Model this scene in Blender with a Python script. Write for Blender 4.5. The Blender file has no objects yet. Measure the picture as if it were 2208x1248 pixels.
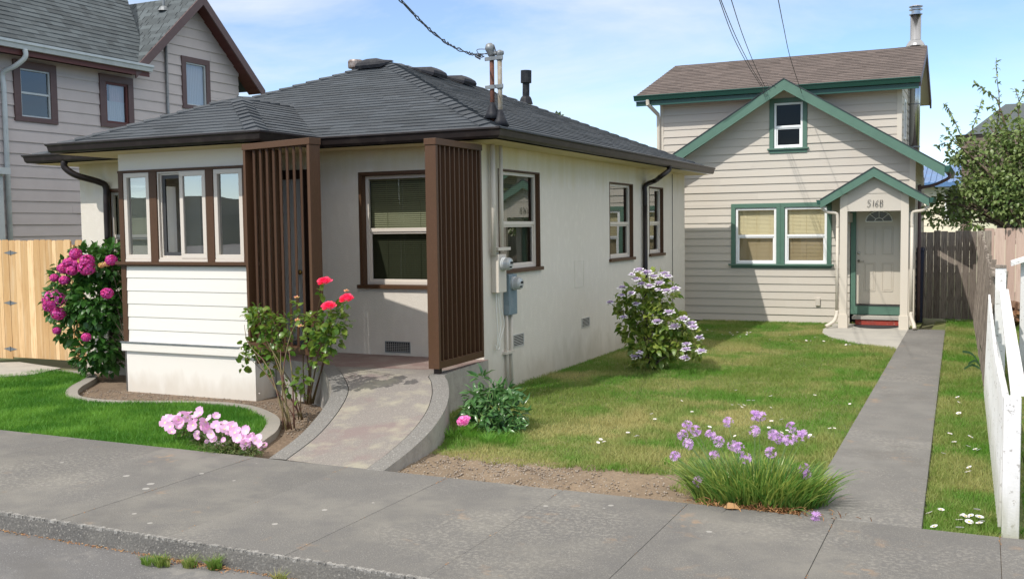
import bpy, math, random
import numpy as np
from mathutils import Vector, Matrix
random.seed(7); RNG=np.random.default_rng(11)
S=bpy.context.scene; COL=S.collection
W,H=2208,1248
# ------------------------------------------------------------------ camera
YAW,PITCH,ROLL,FPX=-0.439711,0.06213782,0.0131332,2166.62
CAMH=2.15
def _basis():
    cy,sy=math.cos(YAW),math.sin(YAW); cp,sp=math.cos(PITCH),math.sin(PITCH)
    f=np.array([sy*cp,cy*cp,-sp]); r=np.array([cy,-sy,0.]); d=np.cross(f,r)
    cr,sr=math.cos(ROLL),math.sin(ROLL)
    return np.array([cr*r+sr*d,-sr*r+cr*d,f])
CM=_basis()
cam=bpy.data.objects.new("camera",bpy.data.cameras.new("camera")); COL.objects.link(cam)
R=CM[0]; U=-CM[1]; B=-CM[2]
cam.matrix_world=Matrix(((R[0],U[0],B[0],0),(R[1],U[1],B[1],0),(R[2],U[2],B[2],CAMH),(0,0,0,1)))
cam.data.sensor_width=36; cam.data.lens=36*FPX/W; cam.data.clip_end=3000
S.camera=cam
# ------------------------------------------------------------------ light
KX,KY=.275,.83                       # shadow travel per metre of drop
sun=bpy.data.objects.new("sun",bpy.data.lights.new("sun",'SUN')); COL.objects.link(sun)
sd=Vector((KX,KY,-1)).normalized()
sun.rotation_euler=sd.to_track_quat('-Z','Y').to_euler()
sun.data.energy=2.9; sun.data.angle=math.radians(.53); sun.data.color=(1,.97,.92)
wd=bpy.data.worlds.new("World"); S.world=wd; wd.use_nodes=True
nt=wd.node_tree; N=nt.nodes; L=nt.links; N.clear()
out=N.new('ShaderNodeOutputWorld'); bg=N.new('ShaderNodeBackground'); bg.inputs[1].default_value=.15
sky=N.new('ShaderNodeTexSky'); sky.sky_type='NISHITA'; sky.sun_disc=False
sky.sun_elevation=math.asin(-sd.z); sky.sun_rotation=math.atan2(-sd.x,-sd.y)%(2*math.pi)
sky.air_density=.72; sky.dust_density=.0; sky.ozone_density=1.5
tc=N.new('ShaderNodeTexCoord'); mp=N.new('ShaderNodeMapping'); mp.inputs['Scale'].default_value=(1.1,1.1,4.2)
mp.inputs['Rotation'].default_value=(0,.15,.5)
n1=N.new('ShaderNodeTexNoise'); n1.inputs['Scale'].default_value=2.3; n1.inputs['Detail'].default_value=9; n1.inputs['Roughness'].default_value=.58
n1.inputs['Distortion'].default_value=.35
cr=N.new('ShaderNodeValToRGB'); cr.color_ramp.elements[0].position=.42; cr.color_ramp.elements[1].position=.66
cr.color_ramp.elements[0].color=(0.16,)*3+(1,); cr.color_ramp.elements[1].color=(.82,)*3+(1,)
# the cloud sheet is thicker over the left part of the street
sx=N.new('ShaderNodeSeparateXYZ'); mr=N.new('ShaderNodeMapRange'); mr.inputs[1].default_value=-.75; mr.inputs[2].default_value=.0
mr.inputs[3].default_value=1.35; mr.inputs[4].default_value=.45
mu=N.new('ShaderNodeMath'); mu.operation='MULTIPLY'; mu.use_clamp=True
mx=N.new('ShaderNodeMixRGB'); mx.inputs[2].default_value=(5.2,5.55,5.8,1)
L.new(tc.outputs['Generated'],mp.inputs[0]); L.new(mp.outputs[0],n1.inputs[0]); L.new(n1.outputs[0],cr.inputs[0])
L.new(tc.outputs['Generated'],sx.inputs[0]); L.new(sx.outputs[0],mr.inputs[0]); L.new(cr.outputs[0],mu.inputs[0]); L.new(mr.outputs[0],mu.inputs[1])
L.new(mu.outputs[0],mx.inputs[0]); hs=N.new('ShaderNodeHueSaturation'); hs.inputs['Saturation'].default_value=1.15; hs.inputs['Value'].default_value=1.12; L.new(sky.outputs[0],hs.inputs['Color']); L.new(hs.outputs[0],mx.inputs[1]); # bright overhead cloud, out of view, added as fill light
def rmp(sock,a,b,v=1.):
    q=N.new('ShaderNodeMapRange'); q.interpolation_type='SMOOTHSTEP'; q.inputs[1].default_value=a; q.inputs[2].default_value=b; q.inputs[4].default_value=v; L.new(sock,q.inputs[0]); return q.outputs[0]
mmx=N.new('ShaderNodeMath'); mmx.operation='MAXIMUM'; L.new(rmp(sx.outputs[2],.27,.5,.9),mmx.inputs[0]); L.new(rmp(sx.outputs[0],.30,.6,.0),mmx.inputs[1])
mx2=N.new('ShaderNodeMixRGB'); mx2.inputs[2].default_value=(7.2,7.1,6.9,1); L.new(mmx.outputs[0],mx2.inputs[0]); L.new(mx.outputs[0],mx2.inputs[1]); L.new(mx2.outputs[0],bg.inputs[0]); L.new(bg.outputs[0],out.inputs[0])
S.view_settings.view_transform='Standard'; S.view_settings.look='None'; S.view_settings.exposure=0.30; S.view_settings.gamma=1
S.view_settings.use_white_balance=True; S.view_settings.white_balance_temperature=6650; S.view_settings.white_balance_tint=12
S.render.engine='CYCLES'
try: S.cycles.transparent_max_bounces=16; S.cycles.max_bounces=8
except: pass
# ------------------------------------------------------------------ measuring helpers (photo pixel -> point on a known plane)
def ray(x,y): return CM.T@np.array([(x-W/2)/FPX,(y-H/2)/FPX,1.])
O3=np.array([0,0,CAMH])
def zp(x,y,z=0.): r=ray(x,y); return r*((z-CAMH)/r[2])+O3
def yp(x,y,Y): r=ray(x,y); return r*(Y/r[1])+O3
def xp(x,y,X): r=ray(x,y); return r*(X/r[0])+O3
# ------------------------------------------------------------------ materials
MATS={}
def mat(name,col,rough=.7,var=0.,n=None,bump=0.,bscale=60,spec=.5,metal=0.,hue=None,stain=None,transl=0.,coords='Object',nd=4,stretch=None,combo=None):
    """col: base; var: per-face random value strength; n=(scale,col2,lo,hi): noise mix; hue: second colour driven by per-face value"""
    m=bpy.data.materials.new(name); m.use_nodes=True; t=m.node_tree; nn=t.nodes; l=t.links
    b=nn['Principled BSDF']; b.inputs['Roughness'].default_value=rough; b.inputs['Metallic'].default_value=metal
    b.inputs['Specular IOR Level'].default_value=spec
    tcn=nn.new('ShaderNodeTexCoord'); co=tcn.outputs[coords]
    if stretch:
        mpn=nn.new('ShaderNodeMapping'); mpn.inputs['Scale'].default_value=stretch; l.new(co,mpn.inputs[0]); co=mpn.outputs[0]
    rgb=nn.new('ShaderNodeRGB'); rgb.outputs[0].default_value=(*col,1); cur=rgb.outputs[0]
    if hue:
        at=nn.new('ShaderNodeAttribute'); at.attribute_name='var'
        mixh=nn.new('ShaderNodeMixRGB'); mixh.inputs[2].default_value=(*hue,1); l.new(at.outputs['Fac'],mixh.inputs[0]); l.new(cur,mixh.inputs[1]); cur=mixh.outputs[0]
    for nz in (n or []):
        sc,c2,lo,hi=nz[:4]; no=nn.new('ShaderNodeTexNoise'); no.inputs['Scale'].default_value=sc; no.inputs['Detail'].default_value=nd; no.inputs['Roughness'].default_value=.6
        l.new(co,no.inputs[0]); rp=nn.new('ShaderNodeMapRange'); rp.inputs[1].default_value=lo; rp.inputs[2].default_value=hi; rp.clamp=True
        if len(nz)>4: rp.inputs[4].default_value=nz[4]
        l.new(no.outputs[0],rp.inputs[0]); mm=nn.new('ShaderNodeMixRGB'); mm.inputs[2].default_value=(*c2,1)
        l.new(rp.outputs[0],mm.inputs[0]); l.new(cur,mm.inputs[1]); cur=mm.outputs[0]
    for cb in (combo or []):
        fs=[]
        for sc,lo,hi in cb[:2]:
            no=nn.new('ShaderNodeTexNoise'); no.inputs['Scale'].default_value=sc; no.inputs['Detail'].default_value=5; l.new(co,no.inputs[0]); rp=nn.new('ShaderNodeMapRange'); rp.inputs[1].default_value=lo; rp.inputs[2].default_value=hi; l.new(no.outputs[0],rp.inputs[0]); fs.append(rp.outputs[0])
        d=nn.new('ShaderNodeMath'); d.operation='MULTIPLY'; l.new(fs[0],d.inputs[0]); l.new(fs[1],d.inputs[1]); e=nn.new('ShaderNodeMath'); e.operation='MULTIPLY'; e.inputs[1].default_value=cb[3]; l.new(d.outputs[0],e.inputs[0])
        mm=nn.new('ShaderNodeMixRGB'); mm.inputs[2].default_value=(*cb[2],1); l.new(e.outputs[0],mm.inputs[0]); l.new(cur,mm.inputs[1]); cur=mm.outputs[0]
    for st in (stain or []):                       # round spots: (scale,colour,radius,keep)
        sc,c2,rad,keep=st; vo=nn.new('ShaderNodeTexVoronoi'); vo.inputs['Scale'].default_value=sc; l.new(co,vo.inputs[0])
        a=nn.new('ShaderNodeMath'); a.operation='LESS_THAN'; a.inputs[1].default_value=rad; l.new(vo.outputs['Distance'],a.inputs[0])
        sp=nn.new('ShaderNodeSeparateColor'); l.new(vo.outputs['Color'],sp.inputs[0])
        c=nn.new('ShaderNodeMath'); c.operation='LESS_THAN'; c.inputs[1].default_value=keep; l.new(sp.outputs[0],c.inputs[0])
        d=nn.new('ShaderNodeMath'); d.operation='MULTIPLY'; l.new(a.outputs[0],d.inputs[0]); l.new(c.outputs[0],d.inputs[1])
        e=nn.new('ShaderNodeMath'); e.operation='MULTIPLY'; e.inputs[1].default_value=.75; l.new(d.outputs[0],e.inputs[0])
        mm=nn.new('ShaderNodeMixRGB'); mm.inputs[2].default_value=(*c2,1); l.new(e.outputs[0],mm.inputs[0]); l.new(cur,mm.inputs[1]); cur=mm.outputs[0]
    if var:
        at=nn.new('ShaderNodeAttribute'); at.attribute_name='var'
        rp=nn.new('ShaderNodeMapRange'); rp.inputs[3].default_value=1-var; rp.inputs[4].default_value=1+var; l.new(at.outputs['Fac'],rp.inputs[0])
        mm=nn.new('ShaderNodeVectorMath'); mm.operation='SCALE'; l.new(cur,mm.inputs[0]); l.new(rp.outputs[0],mm.inputs['Scale']); cur=mm.outputs[0]
    l.new(cur,b.inputs['Base Color'])
    if bump:
        no=nn.new('ShaderNodeTexNoise'); no.inputs['Scale'].default_value=bscale; no.inputs['Detail'].default_value=3; l.new(co,no.inputs[0])
        bp=nn.new('ShaderNodeBump'); bp.inputs['Strength'].default_value=bump; bp.inputs['Distance'].default_value=.01; l.new(no.outputs[0],bp.inputs['Height']); l.new(bp.outputs[0],b.inputs['Normal'])
    if transl:
        tr=nn.new('ShaderNodeBsdfTranslucent'); hsv=nn.new('ShaderNodeHueSaturation'); hsv.inputs['Value'].default_value=1.5; hsv.inputs['Hue'].default_value=.485
        l.new(cur,hsv.inputs['Color']); l.new(hsv.outputs[0],tr.inputs[0])
        ms=nn.new('ShaderNodeMixShader'); ms.inputs[0].default_value=transl; l.new(b.outputs[0],ms.inputs[1]); l.new(tr.outputs[0],ms.inputs[2]); l.new(ms.outputs[0],nn['Material Output'].inputs[0])
    MATS[name]=m; return m
def glass_mat(name,tint=(.84,.88,.87),f0=.09,rough=.0):
    m=bpy.data.materials.new(name); m.use_nodes=True; t=m.node_tree; nn=t.nodes; l=t.links; nn.remove(nn['Principled BSDF'])
    tr=nn.new('ShaderNodeBsdfTransparent'); tr.inputs[0].default_value=(*tint,1)
    gl=nn.new('ShaderNodeBsdfGlossy'); gl.inputs['Roughness'].default_value=rough
    no=nn.new('ShaderNodeTexNoise'); no.inputs['Scale'].default_value=1.3; tcn=nn.new('ShaderNodeTexCoord'); l.new(tcn.outputs['Object'],no.inputs[0])
    bp=nn.new('ShaderNodeBump'); bp.inputs['Strength'].default_value=.05; bp.inputs['Distance'].default_value=.02; l.new(no.outputs[0],bp.inputs['Height']); l.new(bp.outputs[0],gl.inputs['Normal'])
    lw=nn.new('ShaderNodeLayerWeight'); lw.inputs[0].default_value=.5
    p=nn.new('ShaderNodeMath'); p.operation='POWER'; p.inputs[1].default_value=3.2; l.new(lw.outputs['Facing'],p.inputs[0])
    q=nn.new('ShaderNodeMath'); q.operation='MULTIPLY_ADD'; q.inputs[1].default_value=1-f0; q.inputs[2].default_value=f0; l.new(p.outputs[0],q.inputs[0])
    ms=nn.new('ShaderNodeMixShader'); l.new(q.outputs[0],ms.inputs[0]); l.new(tr.outputs[0],ms.inputs[1]); l.new(gl.outputs[0],ms.inputs[2]); l.new(ms.outputs[0],nn['Material Output'].inputs[0])
    MATS[name]=m; return m
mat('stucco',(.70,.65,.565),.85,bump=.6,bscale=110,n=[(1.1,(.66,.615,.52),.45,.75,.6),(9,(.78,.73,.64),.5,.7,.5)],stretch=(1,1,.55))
def eave_stain_bounce(m,z0,z1,c2):
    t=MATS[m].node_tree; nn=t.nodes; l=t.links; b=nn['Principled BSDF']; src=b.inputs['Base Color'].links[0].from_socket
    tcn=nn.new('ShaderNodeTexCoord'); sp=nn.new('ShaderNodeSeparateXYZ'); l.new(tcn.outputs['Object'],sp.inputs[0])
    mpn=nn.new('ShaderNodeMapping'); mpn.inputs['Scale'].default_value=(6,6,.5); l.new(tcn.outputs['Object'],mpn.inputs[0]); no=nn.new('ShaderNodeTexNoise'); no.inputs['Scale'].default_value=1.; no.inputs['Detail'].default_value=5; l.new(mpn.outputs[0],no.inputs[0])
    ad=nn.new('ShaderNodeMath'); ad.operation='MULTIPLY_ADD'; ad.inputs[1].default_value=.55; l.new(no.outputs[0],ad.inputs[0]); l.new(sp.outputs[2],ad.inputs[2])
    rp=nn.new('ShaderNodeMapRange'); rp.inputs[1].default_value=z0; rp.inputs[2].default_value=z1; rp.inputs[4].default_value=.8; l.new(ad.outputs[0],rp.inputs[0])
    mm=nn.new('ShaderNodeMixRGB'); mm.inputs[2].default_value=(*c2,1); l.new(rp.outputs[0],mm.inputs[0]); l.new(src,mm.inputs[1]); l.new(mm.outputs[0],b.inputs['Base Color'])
eave_stain_bounce('stucco',3.02,3.6,(.55,.46,.20))  # yellow under the eaves: staining, plus grass bounce light painted into the colour
def base_stain(m,z0,z1,c2,amt=.6,sx=5,sz=2.):
    t=MATS[m].node_tree; nn=t.nodes; l=t.links; b=nn['Principled BSDF']; src=b.inputs['Base Color'].links[0].from_socket
    tcn=nn.new('ShaderNodeTexCoord'); sp=nn.new('ShaderNodeSeparateXYZ'); l.new(tcn.outputs['Object'],sp.inputs[0])
    mpn=nn.new('ShaderNodeMapping'); mpn.inputs['Scale'].default_value=(sx,sx,sz); l.new(tcn.outputs['Object'],mpn.inputs[0]); no=nn.new('ShaderNodeTexNoise'); no.inputs['Scale'].default_value=1.; no.inputs['Detail'].default_value=6; l.new(mpn.outputs[0],no.inputs[0])
    ad=nn.new('ShaderNodeMath'); ad.operation='MULTIPLY_ADD'; ad.inputs[1].default_value=-.6; l.new(no.outputs[0],ad.inputs[0]); l.new(sp.outputs[2],ad.inputs[2])
    rp=nn.new('ShaderNodeMapRange'); rp.inputs[1].default_value=z1; rp.inputs[2].default_value=z0; rp.inputs[4].default_value=amt; l.new(ad.outputs[0],rp.inputs[0])
    mm=nn.new('ShaderNodeMixRGB'); mm.inputs[2].default_value=(*c2,1); l.new(rp.outputs[0],mm.inputs[0]); l.new(src,mm.inputs[1]); l.new(mm.outputs[0],b.inputs['Base Color'])
base_stain('stucco',-.3,.12,(.42,.37,.28))
mat('stucco_white',(.80,.77,.70),.85,bump=.5,bscale=170,n=[(2,(.78,.75,.67),.5,.8,.5)])
mat('siding_white',(.80,.77,.70),.6,n=[(3,(.80,.77,.69),.5,.8,.5)],var=.02)
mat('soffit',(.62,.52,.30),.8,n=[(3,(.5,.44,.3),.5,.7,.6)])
mat('brown',(.086,.043,.022),.5,spec=.3,n=[(5,(.080,.041,.019),.42,.68,.8),(40,(.130,.068,.032),.5,.7,.5)],stretch=(3,3,.5),bump=.08,bscale=30)
mat('gutter_dark',(.020,.015,.014),.40,spec=.3,n=[(6,(.035,.028,.024),.5,.7)])
mat('gutter_lip_highlight',(.16,.15,.15),.25)  # paler than the gutter: paints the highlight along its top edge
mat('vinyl',(.66,.60,.52),.4)
mat('vinyl_white',(.86,.87,.86),.35)
mat('blind',(.72,.66,.47),.6)
mat('blind_olive',(.25,.245,.13),.6)
mat('blind_tan',(.86,.70,.42),.6)
mat('dark_frame',(.05,.05,.05),.5)
mat('shingle_dark',(.049,.059,.069),.9,var=.22,bump=.5,bscale=160,n=[(70,(.105,.115,.125),.52,.75,.6),(1.2,(.042,.052,.06),.4,.7,.6)])
mat('shingle_cap',(.047,.057,.067),.9,var=.18,bump=.5,bscale=260,n=[(90,(.12,.125,.13),.5,.75,.6)])
mat('shingle_brown',(.118,.094,.083),.9,var=.17,bump=.4,bscale=200,n=[(70,(.24,.20,.18),.5,.75,.6)])
mat('shingle_grey',(.075,.092,.098),.9,var=.28,bump=.4,bscale=200,n=[(60,(.13,.14,.15),.5,.75,.5)])
mat('siding_beige',(.54,.50,.43),.65,n=[(2.5,(.54,.49,.41),.45,.75,.7)],bump=.06,bscale=40,var=.03)
mat('trim_beige',(.62,.57,.48),.6)
mat('green',(.088,.180,.132),.5,n=[(4,(.075,.155,.115),.45,.7,.7)])
mat('green_dark',(.018,.078,.058),.4)
mat('siding_grey',(.52,.475,.46),.65,n=[(2.5,(.47,.425,.41),.45,.75,.7)],var=.02)
mat('trim_plum',(.105,.062,.060),.55,n=[(7,(.14,.09,.085),.5,.7,.5)])
mat('soffit_red',(.105,.030,.026),.6)
mat('gutter_pale',(.50,.55,.56),.3,n=[(4,(.42,.47,.48),.5,.7)])
mat('metal',(.46,.47,.48),.22,metal=1.,n=[(9,(.5,.5,.5),.5,.7,.5)])
mat('galv',(.24,.26,.27),.5,metal=.5,n=[(14,(.17,.19,.2),.45,.65)])
mat('vent_metal',(.30,.26,.24),.5,metal=.5,n=[(18,(.16,.11,.09),.45,.65)])
mat('black_metal',(.018,.020,.026),.55,spec=.2,n=[(8,(.04,.042,.045),.5,.7)])
mat('rust',(.15,.055,.035),.8,n=[(22,(.09,.04,.03),.4,.6)])
mat('conduit',(.27,.23,.17),.6,n=[(12,(.36,.36,.34),.45,.65)])
mat('paint_box',(.60,.55,.47),.55)
mat('meter_blue',(.17,.23,.26),.5,n=[(8,(.22,.27,.29),.5,.7)])
mat('meter_glass',(.45,.47,.46),.12,spec=.8)
mat('white_wire',(.75,.74,.68),.5)
mat('concrete',(.138,.134,.124),.9,var=.05,combo=[((.55,.50,.60),(30,.48,.62),(.33,.315,.275),.38),((.7,.52,.62),(5,.42,.66),(.12,.113,.10),.4),((1.9,.60,.70),(9,.5,.6),(.33,.22,.13),.5)],bump=.5,bscale=90,nd=4,n=[(95,(.32,.31,.275),.55,.70,.85),(80,(.095,.092,.088),.57,.70,.75),(.8,(.20,.192,.168),.44,.60,.8),(4,(.125,.122,.116),.48,.68,.6)],
    stain=[(2.3,(.38,.37,.34),.075,.45),(4.6,(.38,.37,.34),.10,.16)])
mat('walk',(.155,.150,.138),.9,var=.06,combo=[((.9,.50,.60),(30,.48,.62),(.33,.315,.275),.38),((.7,.52,.62),(5,.42,.66),(.12,.113,.10),.4),((1.9,.60,.70),(9,.5,.6),(.33,.22,.13),.5)],bump=.4,bscale=90,nd=4,n=[(70,(.34,.33,.30),.56,.7,.8),(62,(.12,.118,.112),.57,.7,.7),(1.3,(.19,.185,.17),.42,.62,.8),(4,(.14,.138,.13),.45,.7,.6)],stain=[(3.1,(.45,.44,.42),.05,.25)])
mat('pad',(.42,.405,.355),.9,bump=.3,bscale=80,n=[(90,(.32,.31,.28),.5,.7,.7),(2.5,(.33,.32,.29),.45,.65,.7)])
mat('kerb_face',(.100,.098,.092),.95,bump=1.0,bscale=55,nd=2,n=[(62,(.28,.27,.24),.56,.68,.85),(50,(.055,.053,.05),.55,.68,.8),(2,(.15,.145,.13),.45,.65,.6)])
mat('kerb_edge',(.20,.194,.178),.95,var=.35,bump=.8,bscale=90,n=[(110,(.42,.41,.38),.5,.64,.8),(100,(.14,.14,.14),.56,.66,.8)])
mat('asphalt',(.132,.130,.127),.95,combo=[((1.,.5,.6),(12,.48,.6),(.24,.23,.21),.6),((.4,.52,.6),(3,.45,.6),(.10,.097,.092),.6)],bump=.6,bscale=90,nd=3,n=[(75,(.42,.42,.41),.62,.70,.9),(70,(.085,.085,.085),.56,.70,.8),(1.5,(.19,.188,.18),.45,.65,.6)])
mat('ramp_top',(.215,.196,.174),.92,bump=.4,bscale=90,nd=4,n=[(85,(.44,.41,.36),.55,.70,.8),(75,(.15,.135,.13),.56,.70,.8),(1.7,(.215,.160,.150),.50,.64,.7),(2.6,(.32,.30,.23),.50,.64,.85)])
mat('ramp_kerb',(.175,.168,.152),.92,bump=.5,bscale=80,nd=4,n=[(75,(.44,.43,.39),.54,.68,.8),(65,(.11,.108,.104),.55,.68,.8),(6,(.2,.195,.18),.45,.7,.6)])
mat('ramp_side',(.36,.335,.285),.92,bump=.3,bscale=60,n=[(6,(.26,.24,.21),.4,.65,.8),(40,(.42,.40,.36),.5,.7,.5)])
mat('porch_floor',(.20,.135,.120),.85,bump=.2,bscale=60,n=[(3,(.27,.22,.19),.45,.62,.8),(60,(.3,.25,.22),.52,.7,.5)])
mat('edging',(.33,.305,.26),.92,bump=.5,bscale=90,n=[(60,(.22,.21,.19),.48,.68,.8),(7,(.28,.27,.24),.45,.65,.7)])
mat('soil',(.165,.118,.078),.97,bump=1.,bscale=35,nd=8,n=[(40,(.28,.21,.145),.5,.66,.8),(28,(.10,.07,.05),.5,.66,.8),(2,(.27,.2,.135),.45,.65,.6)])
mat('dirt',(.215,.160,.105),.97,bump=.9,bscale=40,nd=8,n=[(45,(.32,.25,.17),.5,.66,.7),(30,(.15,.115,.08),.54,.66,.8),(1.6,(.175,.13,.085),.45,.62,.7)])
mat('lawn_base',(.06,.15,.025),.95,bump=.6,bscale=60,n=[(30,(.10,.15,.03),.45,.65,.8),(3,(.13,.13,.05),.55,.7,.6)])
mat('side_lawn_base',(.17,.19,.06),.95,bump=.7,bscale=70,nd=7,n=[(60,(.24,.22,.09),.5,.66,.8),(1.1,(.085,.125,.03),.42,.6,.9),(35,(.06,.085,.02),.52,.66,.8)])
mat('ground_far',(.09,.12,.04),.95,n=[(.3,(.16,.15,.08),.4,.65)])
mat('grass_lush',(.055,.20,.018),.55,hue=(.20,.42,.06),transl=.35,spec=.3)
mat('grass_dry',(.155,.245,.045),.6,hue=(.42,.39,.16),transl=.3,spec=.25,n=[(.9,(.09,.25,.025),.46,.60,.85),(3.,(.44,.40,.18),.58,.7,.55)])
mat('strap_leaf',(.05,.19,.03),.4,hue=(.34,.41,.09),transl=.3,n=[(9,(.42,.36,.08),.66,.72,.8)])
mat('straw',(.42,.25,.11),.8,hue=(.28,.12,.05))
mat('leaf_hyd',(.028,.105,.018),.38,hue=(.06,.17,.028),transl=.28,n=[(14,(.10,.2,.04),.58,.72,.5)])
mat('leaf_rose',(.075,.18,.025),.33,hue=(.16,.23,.03),transl=.3,n=[(6,(.24,.10,.03),.62,.7,.8)])
mat('leaf_lace',(.10,.20,.03),.4,hue=(.30,.36,.07),transl=.3,n=[(5,(.25,.16,.04),.6,.7,.7)])
mat('leaf_peony',(.045,.14,.04),.28,hue=(.11,.24,.07),transl=.2,spec=.7)
mat('leaf_small',(.08,.17,.04),.5,hue=(.14,.17,.05),transl=.3,n=[(18,(.25,.12,.07),.6,.7,.6)])
mat('leaf_apple',(.12,.20,.055),.42,hue=(.27,.34,.13),transl=.3,n=[(5,(.28,.30,.17),.6,.72,.5)])
mat('leaf_far',(.03,.065,.02),.6,hue=(.06,.10,.03),transl=.2)
mat('bark',(.12,.085,.06),.9,n=[(25,(.2,.16,.12),.45,.65)],bump=.5,bscale=50)
mat('stem_rose',(.16,.13,.05),.6,n=[(9,(.13,.05,.04),.45,.6)])
mat('stem_green',(.12,.20,.06),.5)
mat('magenta',(.74,.05,.27),.5,hue=(.58,.08,.42),transl=.25,n=[(22,(.85,.22,.55),.56,.7,.7)])
mat('bud_coral',(.75,.28,.22),.5,hue=(.65,.55,.15),transl=.2)
mat('rose_petal',(.86,.02,.075),.45,hue=(.95,.09,.20),transl=.3)
mat('peony_petal',(.80,.16,.50),.5,hue=(.92,.42,.74),transl=.3)
mat('prim_petal',(.84,.50,.74),.5,hue=(.92,.68,.85),transl=.35)
mat('prim_eye',(.85,.86,.45),.5)
mat('lilac',(.58,.34,.66),.5,hue=(.76,.52,.80),transl=.3)
mat('lace_mid',(.34,.24,.44),.6,hue=(.50,.38,.58),transl=.1)
mat('white_petal',(.86,.83,.88),.5,transl=.3)
mat('yellow',(.80,.60,.06),.6)
mat('cedar',(.60,.36,.15),.75,hue=(.76,.54,.30),n=[(5,(.52,.29,.12),.5,.68,.7),(1.6,(.75,.58,.36),.5,.7,.5)],stretch=(9,9,.7),bump=.15,bscale=50,var=.14,stain=[(1.7,(.36,.19,.08),.06,.5)])
mat('weathered',(.20,.165,.135),.9,hue=(.31,.265,.22),n=[(8,(.08,.065,.05),.48,.66,.8)],stretch=(9,9,.5),bump=.3,bscale=60,var=.15)
mat('pinkwood',(.55,.39,.32),.85,hue=(.60,.46,.38),n=[(8,(.42,.28,.22),.5,.7,.6)],stretch=(6,6,.4),var=.08)
mat('whitepaint',(.76,.76,.745),.6,n=[(22,(.34,.32,.29),.60,.66,.85),(3,(.66,.66,.63),.45,.7,.7)],bump=.2,bscale=50)
mat('logs',(.33,.16,.07),.85,hue=(.20,.13,.09),n=[(20,(.14,.07,.04),.45,.65)])
mat('door_beige',(.56,.51,.42),.4)
mat('door_pale',(.56,.55,.52),.4)
mat('dark_wood',(.03,.015,.010),.5)
mat('brass',(.35,.22,.06),.3,metal=1.)
mat('knob',(.45,.43,.38),.3,metal=1.)
mat('red_brick',(.36,.050,.032),.8,n=[(14,(.55,.40,.34),.60,.66,.85),(4,(.28,.05,.035),.45,.65)],stretch=(1,1,3))
mat('rubber',(.025,.025,.027),.8)
mat('cable',(.03,.03,.032),.6)
mat('screen_mesh',(.10,.10,.10),.6)
mat('louver',(.55,.54,.50),.5)
mat('dark_hole',(.015,.015,.015),.9)
mat('curtain',(.75,.72,.78),.8,hue=(.8,.62,.68))
mat('dark_room',(.045,.045,.05),.9)
mat('int_wall',(.27,.26,.235),.9)
mat('bin_blue',(.02,.026,.055),.5)
mat('blue_roof',(.10,.19,.36),.4,n=[(2,(.10,.23,.45),.4,.7)])
mat('shake_wall',(.175,.135,.11),.9,var=.32)
mat('cream_wall',(.80,.74,.58),.8)
mat('cream_wall2',(.72,.72,.52),.8)
base_stain('stucco_white',-.33,-.08,(.50,.43,.33),.45)
base_stain('whitepaint',-.3,.05,(.36,.36,.26),.7,20,3)
mat('hill',(.018,.028,.022),.95,n=[(.06,(.03,.04,.028),.4,.65)])
glass_mat('glass'); glass_mat('glass_dark',(.45,.5,.5),.12); glass_mat('glass_bay',(.52,.58,.60),.42); glass_mat('glass_side',(.62,.66,.65),.16); glass_mat('glass_screen',(.34,.37,.36),.06); glass_mat('glass_attic',(.25,.27,.28),.02); glass_mat('glass_mesh',(.62,.62,.60),.07)
glass_mat('glass_mirror',(.30,.36,.40),.30)
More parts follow.
